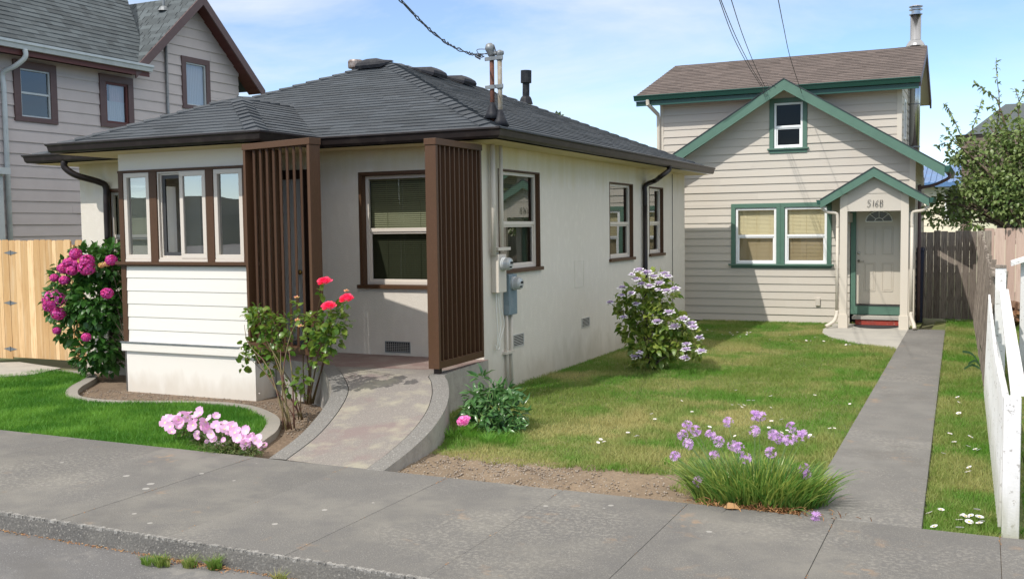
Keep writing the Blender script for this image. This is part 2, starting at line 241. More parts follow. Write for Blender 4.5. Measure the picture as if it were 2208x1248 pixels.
# ------------------------------------------------------------------ mesh helpers
def tag(o,label=None,cat=None,group=None,kind=None):
    if label: o['label']=label
    if cat: o['category']=cat
    if group: o['group']=group
    if kind: o['kind']=kind
    return o
def empty(name,loc,label,cat,group=None):
    o=bpy.data.objects.new(name,None); COL.objects.link(o); o.location=loc; o.empty_display_size=.1
    return tag(o,label,cat,group)
def link(me,name,parent):
    o=bpy.data.objects.new(name,me); COL.objects.link(o)
    if parent is not None:
        o.parent=parent; p=Vector((0,0,0)); q=parent
        while q: p+=Vector(q.location); q=q.parent
        o.location=-p                      # meshes are written in world coordinates
    return o
class MB:
    def __init__(s): s.v=[]; s.f=[]; s.r=[]; s.m=[]; s.cm=0
    def face(s,pts,var=.5):
        i=len(s.v); s.v.extend([tuple(map(float,p)) for p in pts]); s.f.append(tuple(range(i,i+len(pts)))); s.r.append(var); s.m.append(s.cm)
    def hexa(s,p,var=.5):     # p: 8 corners, bottom ring 0-3, top ring 4-7
        i=len(s.v); s.v.extend([tuple(map(float,q)) for q in p])
        for f in ((0,3,2,1),(4,5,6,7),(0,1,5,4),(1,2,6,5),(2,3,7,6),(3,0,4,7)):
            s.f.append(tuple(i+k for k in f)); s.r.append(var); s.m.append(s.cm)
    def box(s,x0,x1,y0,y1,z0,z1,var=.5):
        s.hexa([(x0,y0,z0),(x1,y0,z0),(x1,y1,z0),(x0,y1,z0),(x0,y0,z1),(x1,y0,z1),(x1,y1,z1),(x0,y1,z1)],var)
    def bar(s,a,b,w,h,up=(0,0,1),var=.5):
        a=Vector(a);b=Vector(b);d=(b-a).normalized();up=Vector(up); sd_=d.cross(up).normalized(); u=sd_.cross(d).normalized()
        s.hexa([a-sd_*w/2-u*h/2,a+sd_*w/2-u*h/2,a+sd_*w/2+u*h/2,a-sd_*w/2+u*h/2,b-sd_*w/2-u*h/2,b+sd_*w/2-u*h/2,b+sd_*w/2+u*h/2,b-sd_*w/2+u*h/2],var)
    def tube(s,path,r,n=8,caps=True,var=.5):
        P=[Vector(p) for p in path]; rs=r if isinstance(r,(list,tuple)) else [r]*len(P); i0=len(s.v); prev=None
        for k,p in enumerate(P):
            d=(P[min(k+1,len(P)-1)]-P[max(k-1,0)]).normalized()
            if prev is None: a=d.orthogonal().normalized()
            else: a=(prev-d*prev.dot(d)).normalized()
            prev=a; b=d.cross(a)
            for j in range(n):
                t=2*math.pi*j/n; q=p+(a*math.cos(t)+b*math.sin(t))*rs[k]; s.v.append(tuple(q))
        for k in range(len(P)-1):
            for j in range(n):
                a0=i0+k*n+j; a1=i0+k*n+(j+1)%n; s.f.append((a0,a1,a1+n,a0+n)); s.r.append(var); s.m.append(s.cm)
        if caps:
            s.f.append(tuple(i0+j for j in range(n))[::-1]); s.r.append(var); s.m.append(s.cm)
            s.f.append(tuple(i0+(len(P)-1)*n+j for j in range(n))); s.r.append(var); s.m.append(s.cm)
    def lathe(s,prof,c,axis=(0,0,1),n=20,var=.5):   # prof: (radius, height)
        ax=Vector(axis).normalized(); a=ax.orthogonal().normalized(); b=ax.cross(a); c=Vector(c); i0=len(s.v)
        for r,h in prof:
            for j in range(n):
                t=2*math.pi*j/n; s.v.append(tuple(c+ax*h+(a*math.cos(t)+b*math.sin(t))*r))
        for k in range(len(prof)-1):
            for j in range(n):
                a0=i0+k*n+j; a1=i0+k*n+(j+1)%n; s.f.append((a0,a1,a1+n,a0+n)); s.r.append(var); s.m.append(s.cm)
        s.f.append(tuple(i0+j for j in range(n))[::-1]); s.r.append(var); s.m.append(s.cm)
        s.f.append(tuple(i0+(len(prof)-1)*n+j for j in range(n))); s.r.append(var); s.m.append(s.cm)
    def build(s,name,mats,parent=None,smooth=False,bevel=0):
        me=bpy.data.meshes.new(name); me.from_pydata(s.v,[],s.f)
        mats=mats if isinstance(mats,(list,tuple)) else [mats]
        for m in mats: me.materials.append(MATS[m])
        at=me.attributes.new('var','FLOAT','FACE'); at.data.foreach_set('value',s.r)
        me.polygons.foreach_set('material_index',s.m)
        if smooth: me.polygons.foreach_set('use_smooth',[True]*len(me.polygons))
        me.update(); o=link(me,name,parent)
        if bevel:
            b=o.modifiers.new('bevel','BEVEL'); b.width=bevel; b.segments=2; b.limit_method='ANGLE'
        return o
def tri_mesh(name,V,T,var,mats,parent=None,smooth=False,midx=None):
    me=bpy.data.meshes.new(name); V=np.asarray(V,dtype=np.float32); T=np.asarray(T,dtype=np.int32)
    me.vertices.add(len(V)); me.vertices.foreach_set('co',V.ravel()); me.loops.add(T.size); me.loops.foreach_set('vertex_index',T.ravel())
    me.polygons.add(len(T)); me.polygons.foreach_set('loop_start',np.arange(0,T.size,3,dtype=np.int32)); me.polygons.foreach_set('loop_total',np.full(len(T),3,dtype=np.int32))
    for m in (mats if isinstance(mats,(list,tuple)) else [mats]): me.materials.append(MATS[m])
    at=me.attributes.new('var','FLOAT','FACE'); at.data.foreach_set('value',np.asarray(var,dtype=np.float32))
    if midx is not None: me.polygons.foreach_set('material_index',np.asarray(midx,dtype=np.int32))
    if smooth: me.polygons.foreach_set('use_smooth',np.ones(len(T),dtype=bool))
    me.update(); me.validate(); return link(me,name,parent)
def norm(a): return a/np.maximum(np.linalg.norm(a,axis=-1,keepdims=True),1e-9)
LEAF_V=np.array([(0,0,0),(.33,0,.03),(.70,0,0),(1,0,-.14),(.28,.5,.10),(.66,.40,.06),(.28,-.5,.10),(.66,-.40,.06)])
LEAF_T=np.array([(0,1,4),(1,5,4),(1,2,5),(2,3,5),(0,6,1),(1,6,7),(1,7,2),(2,7,3)])
PET_V=np.array([(0,0,0),(.45,.36,.10),(.95,.30,.10),(1,-.02,.16),(.92,-.32,.10),(.45,-.36,.10),(.5,0,.02)])
PET_T=np.array([(0,6,1),(1,6,2),(2,6,3),(3,6,4),(4,6,5),(5,6,0)])
def stamp(P,D,Nn,Ln,wr,TV,TT,var,curl=1.):
    """copies of a small template: P origin, D along, Nn up, Ln length"""
    P=np.asarray(P,float); D=norm(np.asarray(D,float)); Nn=np.asarray(Nn,float); Nn=norm(Nn-D*(Nn*D).sum(1,keepdims=True)); Sd=np.cross(Nn,D)
    Ln=np.broadcast_to(Ln,(len(P),)); wr=np.broadcast_to(wr,(len(P),))
    V=P[:,None,:]+Ln[:,None,None]*(TV[None,:,0:1]*D[:,None,:]+TV[None,:,1:2]*wr[:,None,None]*Sd[:,None,:]+curl*TV[None,:,2:3]*Nn[:,None,:])
    T=TT[None]+(np.arange(len(P))*len(TV))[:,None,None]
    return V.reshape(-1,3),T.reshape(-1,3),np.repeat(var,len(TT))
class TB:
    def __init__(s): s.V=[];s.T=[];s.R=[];s.M=[];s.n=0
    def add(s,r,m=0):
        V,T,R=r; s.V.append(V); s.T.append(T+s.n); s.R.append(R); s.M.append(np.full(len(T),m)); s.n+=len(V)
    def build(s,name,mats,parent=None,smooth=False):
        return tri_mesh(name,np.concatenate(s.V),np.concatenate(s.T),np.concatenate(s.R),mats,parent,smooth,np.concatenate(s.M))
# ---- lapped courses (siding, shingles)
def clip(poly,cp):
    out=poly
    for i in range(len(cp)):
        a=cp[i]; b=cp[(i+1)%len(cp)]; inp=out; out=[]
        if not inp: return []
        def side(p): return (b[0]-a[0])*(p[1]-a[1])-(b[1]-a[1])*(p[0]-a[0])
        for j in range(len(inp)):
            p=inp[j]; q=inp[(j+1)%len(inp)]; sp,sq=side(p),side(q)
            if sp>=-1e-9: out.append(p)
            if (sp>1e-9 and sq<-1e-9) or (sp<-1e-9 and sq>1e-9):
                t=sp/(sp-sq); out.append((p[0]+(q[0]-p[0])*t,p[1]+(q[1]-p[1])*t))
    return out
def ccw(p):
    a=sum(p[i][0]*p[(i+1)%len(p)][1]-p[(i+1)%len(p)][0]*p[i][1] for i in range(len(p)))
    return p if a>0 else p[::-1]
def courses(mb,O,Uv,Vv,poly,exp,lip,tab=None,holes=(),seed=0,irr=0.,v0=None):
    rnd=random.Random(seed); O=Vector(O); Uv=Vector(Uv).normalized(); Vv=Vector(Vv).normalized(); Nn=Uv.cross(Vv).normalized()
    poly=ccw([tuple(p) for p in poly]); us=[p[0] for p in poly]; vs=[p[1] for p in poly]
    k=0; vb=min(vs) if v0 is None else v0
    while vb+k*exp<max(vs)-1e-6:
        a=vb+k*exp; b=a+exp; cuts=sorted({a,b}|{h for hh in holes for h in hh[2:4] if a+1e-4<h<b-1e-4})
        vk=rnd.random()
        for c0,c1 in zip(cuts[:-1],cuts[1:]):
            mid=(c0+c1)/2; iv=[(min(us),max(us))]
            for h in holes:
                if h[2]<mid<h[3]:
                    nv=[]
                    for x0,x1 in iv:
                        if h[1]<=x0 or h[0]>=x1: nv.append((x0,x1)); continue
                        if h[0]>x0: nv.append((x0,h[0]))
                        if h[1]<x1: nv.append((h[1],x1))
                    iv=nv
            for x0,x1 in iv:
                if tab:
                    xs=[x0]; x=x0-rnd.random()*tab
                    while x<x1:
                        x+=tab*(1+(rnd.random()-.5)*irr)
                        if x0+.01<x<x1-.01: xs.append(x)
                    xs.append(x1)
                else: xs=[x0,x1]
                for u0,u1 in zip(xs[:-1],xs[1:]):
                    pc=clip([(u0,c0),(u1,c0),(u1,c1),(u0,c1)],poly)
                    if len(pc)<3: continue
                    lp=lip*(1 if not tab else (.75+.5*rnd.random())); rv=rnd.random() if tab else vk
                    def P(q,lp=lp): return O+Uv*q[0]+Vv*q[1]+Nn*(lp*(1-(q[1]-a)/exp)+.001)
                    mb.face([P(q) for q in pc],rv)
                    if c0==a:
                        lo=[q for q in pc if abs(q[1]-a)<1e-6]
                        if len(lo)>=2:
                            lo.sort(); p0,p1=lo[0],lo[-1]; A=P(p0);Bp=P(p1); mb.face([A-Nn*(lp*1.0),Bp-Nn*(lp*1.0),Bp,A],rv)
                    if tab:
                        for p0,p1 in zip(pc,pc[1:]+pc[:1]):       # side lips of a tab
                            if abs(p0[0]-p1[0])<1e-6 and abs(p0[1]-p1[1])>.01: A=P(p0);Bp=P(p1); mb.face([A,Bp,Bp-Nn*lp*.6,A-Nn*lp*.6],rv)
        k+=1
def caps(mb,A,B_,w1,w2,exp=.235,wd_=.15,lip=.030,seed=1):
    rnd=random.Random(seed); A=Vector(A);B_=Vector(B_); d=(B_-A).normalized(); w1=Vector(w1).normalized(); w2=Vector(w2).normalized(); up=-(w1+w2).normalized()
    if up.z<0: up=-up
    n=int((B_-A).length/exp)
    for k in range(n):
        p=A+d*exp*k; q=A+d*exp*(k+1.25); lp=lip*(.85+.3*rnd.random()); v=rnd.random()
        a0=p+up*lp; b0=q+up*.006
        for w in (w1,w2):
            a1=a0+w*wd_; b1=b0+w*wd_; mb.face([a0,a1,b1,b0],v); dn=up*(lp*.9); mb.face([a0,a1,a1-dn,a0-dn],v); mb.face([a1,b1,b1-up*.004,a1-dn],v)
def rectcells(u0,u1,v0,v1,holes):
    us=sorted({u0,u1}|{h[i] for h in holes for i in (0,1) if u0<h[i]<u1}); vs=sorted({v0,v1}|{h[i] for h in holes for i in (2,3) if v0<h[i]<v1})
    for a,b in zip(us[:-1],us[1:]):
        for c,d in zip(vs[:-1],vs[1:]):
            m=((a+b)/2,(c+d)/2)
            if not any(h[0]<m[0]<h[1] and h[2]<m[1]<h[3] for h in holes): yield a,b,c,d
class Fr:     # local frame of a wall: u along, z up, n outwards
    def __init__(s,O,U_): s.O=Vector(O); s.U=Vector(U_).normalized(); s.N=s.U.cross(Vector((0,0,1)))
    def p(s,u,z,n=0.): return s.O+s.U*u+Vector((0,0,z))+s.N*n
    def box(s,mb,u0,u1,z0,z1,n0,n1,var=.5):
        mb.hexa([s.p(u0,z0,n1),s.p(u1,z0,n1),s.p(u1,z0,n0),s.p(u0,z0,n0),s.p(u0,z1,n1),s.p(u1,z1,n1),s.p(u1,z1,n0),s.p(u0,z1,n0)],var)
    def wall(s,mb,u0,u1,z0,z1,holes,n=0.):
        for a,b,c,d in rectcells(u0,u1,z0,z1,holes): mb.face([s.p(a,c,n),s.p(b,c,n),s.p(b,d,n),s.p(a,d,n)])
def FY(Y): return Fr((0,Y,0),(1,0,0))      # wall facing the street: u = X
def FX(X): return Fr((X,0,0),(0,1,0))      # wall facing +X: u = Y
def ring(fr,mb,u0,u1,z0,z1,w,n0,n1,top=None,bot=None):
    top=w if top is None else top; bot=w if bot is None else bot
    fr.box(mb,u0,u1,z1-top,z1,n0,n1); 
    if bot: fr.box(mb,u0,u1,z0,z0+bot,n0,n1)
    fr.box(mb,u0,u0+w,z0+bot,z1-top,n0,n1); fr.box(mb,u1-w,u1,z0+bot,z1-top,n0,n1)
def window(fr,parent,u0,u1,z0,z1,trim='brown',frame='vinyl',tw=.045,proud=.006,reveal=.10,sill=.05,sill_over=.03,mid=.5,blind=None,glass='glass',fw=.045,top_w=None,slat=.028,label=None,glass2=None,cords=True,tilt=.35,back=True,trim_bot=0):
    """opening u0..u1,z0..z1 ; trim outside it, frame recessed by reveal"""
    mb=MB(); tt=tw if top_w is None else top_w
    fr.box(mb,u0-tw,u1+tw,z1,z1+tt,-.01,proud); fr.box(mb,u0-tw,u0,z0,z1,-.01,proud); fr.box(mb,u1,u1+tw,z0,z1,-.01,proud)
    if reveal>.03:
        d=reveal+.05; i=.004
        fr.box(mb,u0,u0+i,z0,z1,-d,-.01); fr.box(mb,u1-i,u1,z0,z1,-d,-.01); fr.box(mb,u0+i,u1-i,z1-i,z1,-d,-.01)
    fr.box(mb,u0-tw-sill_over,u1+tw+sill_over,z0-sill,z0,-max(reveal,.01),proud+.04)
    if trim_bot: fr.box(mb,u0-tw,u1+tw,z0-sill-trim_bot,z0-sill,-.01,proud)
    w=mb.build('window',trim,parent,bevel=.003)
    if label: w['label']=label
    r=-reveal; zm=z0+(z1-z0)*mid
    mf=MB(); i=.005
    ring(fr,mf,u0+i,u1-i,z0+.001,z1-i,fw,r-.05,r)
    fr.box(mf,u0+i+fw,u1-i-fw,zm-.025,zm+.025,r-.04,r-.006)
    ring(fr,mf,u0+i+fw,u1-i-fw,z0+fw,zm-.025,.028,r-.048,r-.022)
    mf.build('frame',frame,w,bevel=.003)
    for nm,(a,b,nn_) in (('up',(zm+.025,z1-i-fw,r-.025)),('lo',(z0+fw+.028,zm-.053,r-.036))):
        mg=MB(); e=.0 if nm=='up' else .028
        mg.face([fr.p(u0+i+fw+e,a,nn_),fr.p(u1-i-fw-e,a,nn_),fr.p(u1-i-fw-e,b,nn_),fr.p(u0+i+fw+e,b,nn_)]); mg.build('pane',(glass2 or glass) if nm=='lo' else glass,w)
    if blind:
        ml=MB(); z=z0+.05; n=r-.10
        rj=random.Random(int(abs(u0)*1000)); ph=rj.random()*6
        while z<z1-.05:
            tl=tilt+.10*math.sin(z*3+ph)+rj.uniform(-.07,.07); dz=math.sin(tl)*slat*.62; dn=math.cos(tl)*slat*.5
            ml.face([fr.p(u0+.03,z+dz,n-dn*.6),fr.p(u1-.03,z+dz,n-dn*.6),fr.p(u1-.03,z-dz,n+dn*.6),fr.p(u0+.03,z-dz,n+dn*.6)]); z+=slat
        if cords:
            for c in (.18,.5,.82):
                uu=u0+(u1-u0)*c; fr.box(ml,uu-.002,uu+.002,z0+.04,z1-.04,n+.012,n+.015)
        fr.box(ml,u0+.03,u1-.03,z1-.07,z1-.03,n-.02,n+.02)
        ml.build('blind',blind,w)
    if back:
        mk=MB(); n=r-.19; mk.face([fr.p(u0-.1,z0-.1,n),fr.p(u1+.1,z0-.1,n),fr.p(u1+.1,z1+.1,n),fr.p(u0-.1,z1+.1,n)]); mk.build('dark_room','dark_room',w)
    return w
def sweep(mb,path,prof,z=0.,closed=False,left=True):
    """profile (outward,height) swept along a 2-D path with mitred corners; outward is to the right of travel"""
    P=[Vector((p[0],p[1])) for p in path]; n=len(P); nr=[]
    zz=[p[2] if len(p)>2 else z for p in path]
    for i in range(n):
        ds=[]
        if i>0 or closed: ds.append((P[i]-P[i-1]).normalized())
        if i<n-1 or closed: ds.append((P[(i+1)%n]-P[i]).normalized())
        ns=[Vector((d.y,-d.x)) for d in ds]
        if len(ns)==1: nr.append(ns[0])
        else:
            m=(ns[0]+ns[1]).normalized(); nr.append(m/max(.3,m.dot(ns[0])))
    R_=[[ (P[i].x+nr[i].x*o,P[i].y+nr[i].y*o,zz[i]+h) for o,h in prof] for i in range(n)]
    m=len(prof)
    for i in range(n if closed else n-1):
        a=R_[i]; b=R_[(i+1)%n]
        for j in range(m): mb.face([a[j],b[j],b[(j+1)%m],a[(j+1)%m]])
    if not closed: mb.face(R_[0][::-1]); mb.face(R_[-1])
GUT=[(0,0),(0,-.125),(.065,-.125),(.085,-.10),(.10,-.035),(.12,-.02),(.12,0),(.105,0),(.10,-.02),(.012,-.02)]
def smooth_path(pts,k=6):
    P=[Vector(p) for p in pts]; out=[]
    for i in range(len(P)-1):
        a=P[max(i-1,0)];b=P[i];c=P[i+1];d=P[min(i+2,len(P)-1)]
        for j in range(k):
            t=j/k; out.append(.5*((2*b)+(-a+c)*t+(2*a-5*b+4*c-d)*t*t+(-a+3*b-3*c+d)*t**3))
    out.append(P[-1]); return out
def struct(o): o['kind']='structure'; return o
def sheet(name,pts,z,m,kind='structure'):
    mb=MB(); mb.face([(p[0],p[1],p[2] if len(p)>2 else z) for p in pts]); o=mb.build(name,m); o['kind']=kind; return o
# ================================================================== SETTING
GZ=-.06
sheet('ground',[(-400,7.3),(400,7.3),(400,600),(-400,600)],-.11,'ground_far')
sheet('road',[(-300,5.3),(300,5.3),(300,-300),(-300,-300)],-.122,'asphalt')
# sidewalk slabs with scored joints
jx=sorted([zp(121,1123)[0],zp(348,1161)[0],zp(612,1203)[0],zp(0,1064)[0]+.0,zp(700,1156)[0],zp(918,1245)[0],zp(1486,1083)[0]-.0,zp(1799,1120)[0],zp(2156,1157)[0]])
js=[jx[0]]
for a in jx[1:]:
    if a-js[-1]>.5: js.append(a)
js=[js[0]-1.25*k for k in range(6,0,-1)]+js+[js[-1]+1.25*k for k in range(1,6)]
mb=MB()
for a,b in zip(js[:-1],js[1:]): mb.box(a+.0015,b-.0015,5.262,7.5,-.2,0.+random.uniform(-.002,.002),random.random())
struct(mb.build('sidewalk','concrete',bevel=.003))
mb=MB(); mb.box(js[0],js[-1],5.30,7.49,-.19,-.012); struct(mb.build('joint_filler','soil'))
mb=MB(); sweep(mb,[(-40,5.24),(40,5.24)],[(-.02,-.004),(-.02,-.25),(.055,-.25),(.045,-.122),(.012,-.022),(.0,-.004)][::1]); struct(mb.build('kerb','kerb_face'))
mb=MB(); random.seed(3)
x=-30.
while x<6:
    w=.008+random.random()*.03; mb.box(x,x+w,5.228+random.random()*.012,5.255+random.random()*.020,-.02-random.random()*.012,.0005+random.random()*.003,random.random()); x+=w
struct(mb.build('kerb','kerb_edge'))
# left lawn, bed, path
lawn_edge=[(92,800),(140,801),(176,806),(186,812),(172,822),(152,833),(141,845),(150,857),(205,865),(290,868),(380,868),(455,870),(520,878),(560,893),(574,908),(566,928),(545,944),(520,962)]
LE=[zp(x,y,GZ+.04) for x,y in lawn_edge]
LEs=smooth_path([(p[0],p[1],0) for p in LE],5)
lawn_poly=[(-16.5,7.5)]+[(-16.5,10.3),(-13.6,10.35)]+[(p.x,p.y) for p in LEs]+[(-6.75,7.5)]
sheet('front_lawn',lawn_poly,GZ+.0,'lawn_base')
mb=MB(); sweep(mb,[(p.x,p.y) for p in LEs][::-1],[(0,.045),(0,-.05),(.155,-.08),(.155,.04)],GZ); struct(mb.build('garden_edging','edging',bevel=.01))
sheet('flower_bed_soil',[(-13.6,11.5),(-13.6,7.55),(-5.9,7.55),(-6.0,9.0),(-7.2,10.45),(-7.2,11.6),(-13.0,11.6)],GZ-.035,'soil')
pth=[zp(0,812,0),zp(75,806,0),zp(132,793,0),zp(42,780,0),zp(0,781,0)]
mb=MB(); q=[(p[0],p[1]) for p in pth]; q=[(-16.8,q[0][1]-.3)]+q+[(-16.8,q[-1][1]-.1)]
mb.face([(a,b,.0) for a,b in q]); 
for (a,b),(c,d) in zip(q,q[1:]+q[:1]): mb.face([(a,b,0),(c,d,0),(c,d,-.12),(a,b,-.12)])
struct(mb.build('side_path','pad'))
# side lawn, dirt strip, walkway
wl=[zp(1776,1019,0),zp(1917,780,-.03)]; wr_=[zp(1988,1132,0),zp(2039,703,-.04)]
def wlx(Y): return wl[0][0]+(wl[1][0]-wl[0][0])*(Y-wl[0][1])/(wl[1][1]-wl[0][1])
def wrx(Y): return wr_[0][0]+(wr_[1][0]-wr_[0][0])*(Y-wr_[0][1])/(wr_[1][1]-wr_[0][1])
sheet('side_lawn',[(-5.9,8.6),(-5.2,8.35),(-4.2,8.45),(-3.1,8.55),(-2.2,8.5),(-1.2,8.3),(-1.2,24.5),(-5.9,24.5)],GZ,'side_lawn_base')
sheet('side_lawn_verge',[(-.95,7.5),(.35,7.5),(.35,24.2),(-.95,24.2)],GZ+.004,'side_lawn_base')
sheet('neighbour_lawn',[(.36,7.5),(9,7.5),(9,26),(.36,26)],GZ+.004,'side_lawn_base')
# rough dirt strip as a small height field
nx,ny=160,36; xs=np.linspace(-5.9,-1.2,nx); ys=np.linspace(7.5,8.95,ny)
V=[];rg=np.random.default_rng(5); Hh=rg.normal(0,1,(ny,nx)); 
for _ in range(2): Hh=(Hh+np.roll(Hh,1,0)+np.roll(Hh,-1,0)+np.roll(Hh,1,1)+np.roll(Hh,-1,1))/5
for j in range(ny):
    for i in range(nx):
        e=min(1,(ys[j]-7.5)/.1); V.append((xs[i],ys[j],-.055+.02*Hh[j,i]*e-.015*(1-e)-max(0,(ys[j]-8.55))*.12))
T=[]
for j in range(ny-1):
    for i in range(nx-1):
        a=j*nx+i; T+= [(a,a+1,a+nx+1),(a,a+nx+1,a+nx)]
struct(tri_mesh('dirt_strip',V,T,np.full(len(T),.5),'dirt',smooth=True))
# pebbles on the dirt
def pebbles(name,n,f,m,smin,smax,seed):
    r=np.random.default_rng(seed); P=f(r,n); ico=np.array([(1,0,0),(-1,0,0),(0,1,0),(0,-1,0),(0,0,.7),(0,0,-.7)]); F=np.array([(0,2,4),(2,1,4),(1,3,4),(3,0,4),(2,0,5),(1,2,5),(3,1,5),(0,3,5)])
    sz=r.uniform(smin,smax,(n,1,1))*r.uniform(.6,1.2,(n,6,1)); V=P[:,None,:]+ico[None]*sz; T=F[None]+(np.arange(n)*6)[:,None,None]
    o=tri_mesh(name,V.reshape(-1,3),T.reshape(-1,3),np.repeat(r.random(n),8),m); return o
mat('pebble',(.20,.16,.125),.95,hue=(.36,.31,.25))
def fdirt(r,n):
    x=np.where(r.random(n)<.5,r.normal(-3.9,.45,n),r.uniform(-5.,-2.2,n)); y=r.uniform(7.56,8.4,n); return np.stack([x,y,np.full(n,-.05)],1)
tag(pebbles('dirt_crumbs',1500,fdirt,'pebble',.005,.016,1),'small clods and pebbles on the bare dirt strip','gravel',kind='stuff')
def fbed(r,n):
    x=r.uniform(-11.6,-6.6,n); y=r.uniform(8.7,10.4,n); return np.stack([x,y,np.full(n,GZ-.025)],1)
mb=MB(); Ys=[wl[0][1]*0+7.506]+[9.0+1.5*k for k in range(9)]+[22.0]
for a,b in zip(Ys[:-1],Ys[1:]):
    g=.003; za=-.002-.04*(a-7.5)/15; zb=-.002-.04*(b-7.5)/15; a+=g;b-=g
    mb.hexa([(wlx(a),a,-.2),(wrx(a),a,-.2),(wrx(b),b,-.2),(wlx(b),b,-.2),(wlx(a),a,za),(wrx(a),a,za),(wrx(b),b,zb),(wlx(b),b,zb)])
struct(mb.build('walkway','walk',bevel=.006))
# entry ramp and porch
def zr(Y): 
    t=max(0,min(1,(Y-7.48)/(10.35-7.48))); return .43*t*(1.12-.12*t)
Lp=smooth_path([(-6.09,7.5,0),(-6.17,8.05,.09),(-6.34,8.6,.18),(-6.52,9.06,.27),(-6.66,9.33,.34),(-6.90,9.62,.39),(-7.22,9.98,.43),(-7.6,10.40,.43)],6)
Rp=smooth_path([(-4.81,7.48,0),(-4.82,7.95,.08),(-4.90,8.5,.165),(-5.06,9.06,.25),(-5.27,9.55,.33),(-5.52,9.98,.395),(-5.70,10.24,.43),(-5.77,10.62,.43)],6)
mt=MB(); mk=MB(); ms=MB(); kw=.19
nn_=len(Lp)
def inner(P,i,s):
    d=(P[min(i+1,len(P)-1)]-P[max(i-1,0)]); nrm=Vector((d.y,-d.x,0)).normalized()*s; return P[i]+nrm*kw
for i in range(nn_-1):
    for a,b in((i,i+1),):
        li,lj=inner(Lp,a,1),inner(Lp,b,1); ri,rj=inner(Rp,a,-1),inner(Rp,b,-1); g=Vector((0,0,-.004))
        mt.face([li+g,ri+g,rj+g,lj+g])
        for P,Q0,Q1,s in((Lp,li,lj,1),(Rp,ri,rj,-1)):
            e=.008
            q0=P[a]+(Q0-P[a])*(1-e/kw*1.0); q1=P[b]+(Q1-P[b])*(1-e/kw*1.0)
            mk.face([P[a],q0,q1,P[b]] if s>0 else [P[a],P[b],q1,q0])
            dn=Vector((0,0,-.03)); mk.face([q0,q1,q1+dn,q0+dn])
            ms.face([P[a]+Vector((0,0,-.0005)),P[b]+Vector((0,0,-.0005)),Vector((P[b].x,P[b].y,-.2)),Vector((P[a].x,P[a].y,-.2))])
struct(mt.build('entry_ramp','ramp_top',smooth=True)); struct(mk.build('ramp_kerb','ramp_kerb')); 
PY=11.62
pf=[(Lp[-1].x,Lp[-1].y),(-8.0,10.62),(-8.62,10.82),(-8.62,PY+.02),(-5.90,PY+.02)]
ms.face([(-7.6,10.40,.4295),(-8.0,10.62,.4295),(-8.0,10.62,-.2),(-7.6,10.40,-.2)]); ms.face([(-8.0,10.62,.4295),(-8.62,10.82,.4295),(-8.62,10.82,-.2),(-8.0,10.62,-.2)])
ms.face([(Rp[-1].x,Rp[-1].y,.4295),(-5.82,PY,.4295),(-5.82,PY,-.2),(Rp[-1].x,Rp[-1].y,-.2)])
struct(ms.build('ramp_side','ramp_side'))
mb=MB(); mb.face([(Lp[-1].x,Lp[-1].y,.428),(Rp[-1].x,Rp[-1].y,.428),(-5.82,PY+.02,.428),(-8.62,PY+.02,.428),(-8.62,10.82,.428),(-8.0,10.62,.428)]); mb.face([(-9.85,PY+.05,.427),(-9.85,10.95,.427),(-8.62,10.95,.427),(-8.62,PY+.05,.427)]); struct(mb.build('porch_floor','porch_floor'))
# ================================================================== WHITE STUCCO HOUSE
XR=-5.88; XL=-13.04; YB=21.32; ZE=3.36; TS=.42
EX0,EX1,EY0,EY1=-13.52,-5.44,11.16,21.80
bx0,bx1,by=-10.95,-8.62,10.43
house=empty('stucco_house',(-9.5,14,0),'low cream stucco house with brown trim, dark hipped roof and two slatted entry screens','house')
fF=FY(PY); fS=FX(XR); fB=FY(by)
# openings measured on the wall planes
def rpx(f,Yc,x0,y0,x1,y1): a=f(x0,y0,Yc); b=f(x1,y1,Yc); return a,b
mw=dict(u0=yp(778,380,PY)[0],u1=-6.10,z0=1.385,z1=2.875)
lw=dict(u0=yp(227,400,PY)[0],u1=-11.32,z0=1.385,z1=2.78)
door=(-9.62,-8.44,.43,2.86)
mb=MB(); fF.wall(mb,XL,XR,-.2,3.24,[(mw['u0'],mw['u1'],mw['z0'],mw['z1']),(lw['u0'],lw['u1'],lw['z0'],lw['z1']),door])
sw=[(12.12,13.47,1.57,2.91),(16.52,17.77,1.57,2.885),(18.80,19.70,1.59,2.875)]
fS.wall(mb,PY,YB,-.2,3.24,[(a,b,c,d) for a,b,c,d in sw])
fb_=Fr((0,YB,0),(-1,0,0)); fb_.wall(mb,-XR,-XL,-.2,3.24,[]); fl=Fr((XL,0,0),(0,-1,0)); fl.wall(mb,-YB,-PY,-.2,3.24,[])
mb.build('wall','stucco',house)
window(fF,house,**mw,blind='blind_olive',mid=.50,glass='glass',glass2='glass_screen',label='large front window half hidden by the right slatted screen',tilt=.75)
window(fF,house,**lw,blind='blind',mid=.50,label='narrow front window beside the sunroom',tilt=.9)
for i,(a,b,c,d) in enumerate(sw):
    window(fS,house,a,b,c,d,blind='blind_olive',mid=.47,glass='glass_side',glass2='glass_screen',tilt=.8,tw=.02,reveal=.06)
